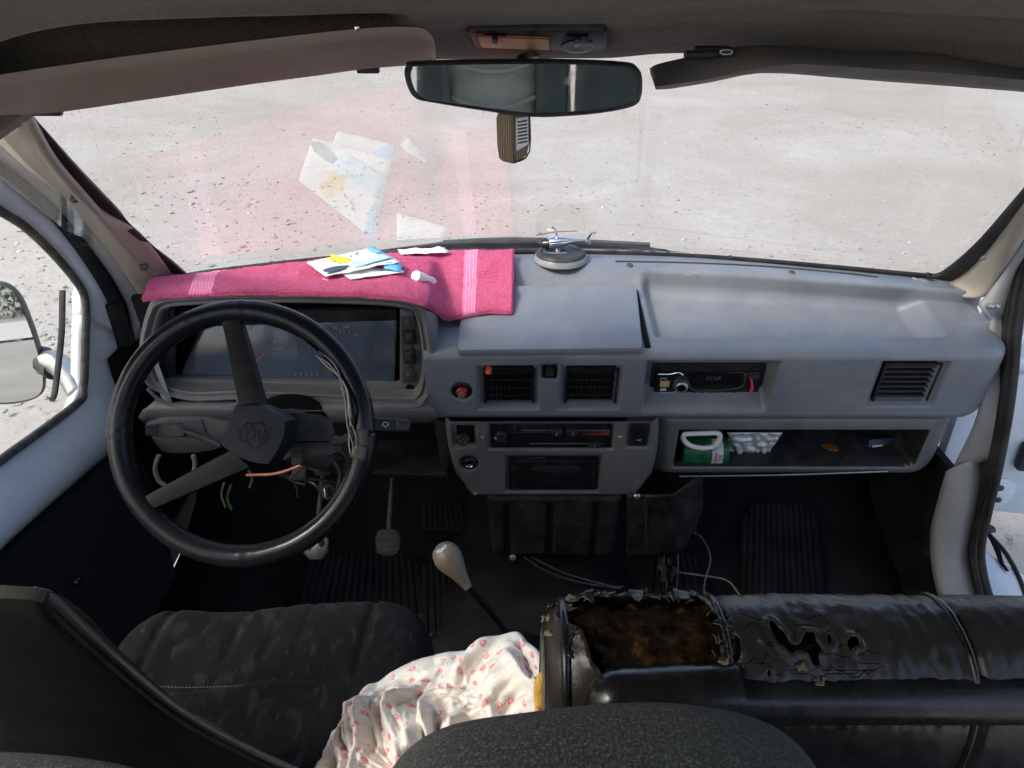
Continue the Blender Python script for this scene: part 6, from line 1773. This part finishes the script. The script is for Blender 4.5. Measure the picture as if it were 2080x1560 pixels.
# ------------------------------------------------------------------ printed cotton cloth heaped between the seats
def cloth():
    nu, nv = 230, 200
    # outline given in the picture, heights in space: heap standing on the cushion edge
    ridge = []
    P = []; UV = []
    top = [(690, 1560), (700, 1470), (725, 1400), (770, 1385), (830, 1345), (900, 1322), (960, 1318), (1010, 1300), (1048, 1279), (1068, 1300), (1090, 1316), (1104, 1330)]
    tp = np.array([tuple(p)[:2] for p in spline([(a, b, 0) for a, b in top], 12)])
    d = np.r_[0, np.cumsum(np.linalg.norm(np.diff(tp, axis=0), axis=1))]
    def rimpx(s): q = s*d[-1]; return np.interp(q, d, tp[:, 0]), np.interp(q, d, tp[:, 1])
    foot = Vector((-.03, .50, 1.12))
    for j in range(nv):
        t = j/(nv-1); row = []
        for i in range(nu):
            s = i/(nu-1)
            px, py = rimpx(s)
            # far rim of the heap: y further away
            yy = lerp(.70, .76, S(s, .6)) - .10*S(s-.85, .15)
            a = atY(px, py, yy)
            # near end converges behind the velour
            bx_ = lerp(-.20, .05, s)
            b = Vector((bx_, .40 + .03*math.sin(s*5), 1.16 + .03*math.sin(s*9)))
            p = a.lerp(b, t)
            # rounding: rises above the straight line
            h = .055*math.sin(math.pi*min(1, t*1.05))*(1 - .3*t)
            # folds that run from the peak down to the left
            X_ = s*.62 + .05*nz(s*4, t*4, 21); Y_ = t*.42 + .05*nz(s*4, t*4, 31)
            ac = X_ + Y_*.55; al = Y_ - X_*.5
            def rg(f, a_, z_): return 1 - min(1, abs(nz(ac*f, al*f*a_, z_))*2.3)
            env = S(t, .32)
            h += (.042*(rg(5.5, .5, 2) - .5) + .026*(rg(11, .55, 6)**1.3 - .4) + .011*(rg(22, .7, 9) - .4) + .004*(rg(44, .8, 4) - .4))*env
            h += .034*math.exp(-((s - (.80 - .62*t))/.055)**2)*S(t, .06)
            h += .004*nz(s*22, t*18, 3)
            # dark hollow where the cloth folds under
            h -= .05*math.exp(-((s-.70)/.035)**2 - ((t-.62)/.16)**2)
            p = p + Vector((.012*nz(s*6, t*5, 9) - .15*h, -.45*(h - .055*math.sin(math.pi*min(1, t*1.05))*(1 - .3*t)), h))
            if t < .10: p.z -= .030*(1 - t/.10)**2; p.y += .02*(1 - t/.10)
            row.append(p); UV.append((s*.75, t*.55))
        P.append(row)
    # drape behind the rim
    back = []
    o = grid('printed_cloth', P, M['cotton'], None, UV, thick=.0012)
    tag(o, 'crumpled white cotton cloth printed with pink hearts between the front seats', 'cloth')
    return o
cl_o = cloth()

# ================================================================== BEHIND THE CAMERA (seen in the mirror)
rs_seat = thing('leather_chair', 'grey leather rear seat with pale piping, seen in the rear-view mirror', 'seat', (.0, -1.1, .5))
Frs = Fr((-.02, -1.05, 1.02), (-1, 0, 0), (0, -.16, 1))      # faces the windscreen
def rib_def(p, v):
    if v[1] > .3:
        p = p + Vector((0, .018*abs(math.sin((p.z + 1.2*(p.x+.02)**2)*32)) - .0, 0))
    return p
rbox('centre_panel', (-.02, -1.10, 1.36), (.17, .07, .40), M['seat_cream'], rs_seat, 6, 34, rib_def)
for s_ in (-1, 1):
    rbox('side_bolster', (-.02 + s_*.225, -1.07, 1.34), (.065, .10, .40), M['dark_leather'], rs_seat, 4, 14)
    tube('piping', [(-.02 + s_*.165, -1.02, .98), (-.02 + s_*.16, -1.015, 1.2), (-.02 + s_*.185, -1.01, 1.4), (-.02 + s_*.15, -1.02, 1.72)], .006, M['white_piping'], rs_seat, 8)
    tube('piping', [(-.02 + s_*.285, -1.0, .98), (-.02 + s_*.29, -.99, 1.3), (-.02 + s_*.26, -1.0, 1.70)], .006, M['white_piping'], rs_seat, 8)
for zc_ in (1.22, 1.34, 1.47):
    tube('piping', [(-.02 + x, -1.012, zc_ + 1.6*x*x) for x in np.linspace(-.16, .16, 7)], .008, M['white_piping'], rs_seat, 8)
wbox('seat_cushion', (-.02, -.80, .93), (.5, .5, .14), M['seat_cream'], rs_seat, .04)
ds2 = thing('leather_chair', 'plain dark green leather seat back beside the piped rear seat, seen in the mirror', 'seat', (.65, -1.0, .5))
rbox('seat_back_pad', (.60, -1.0, 1.35), (.31, .07, .42), M['dark_leather'], ds2, 7, 16)
tube('piping', [(.60, -.93, 1.0), (.61, -.928, 1.4), (.60, -.93, 1.72)], .003, M['white_piping'], ds2, 6)
tube('piping', [(.80, -.93, 1.0), (.81, -.928, 1.4), (.80, -.93, 1.72)], .003, M['white_piping'], ds2, 6)
cur = thing('window_curtain', 'pale gathered curtain at the left side window, seen in the mirror', 'curtain', (-.9, -.9, 1.2))
P = []
for j in range(12): P.append([Vector((-.90 + .02*math.sin(i*1.3), lerp(-1.15, -.75, i/40), lerp(1.80, 1.15, j/11))) for i in range(41)])
grid('curtain_cloth', P, M['curtain'], cur, thick=.002)
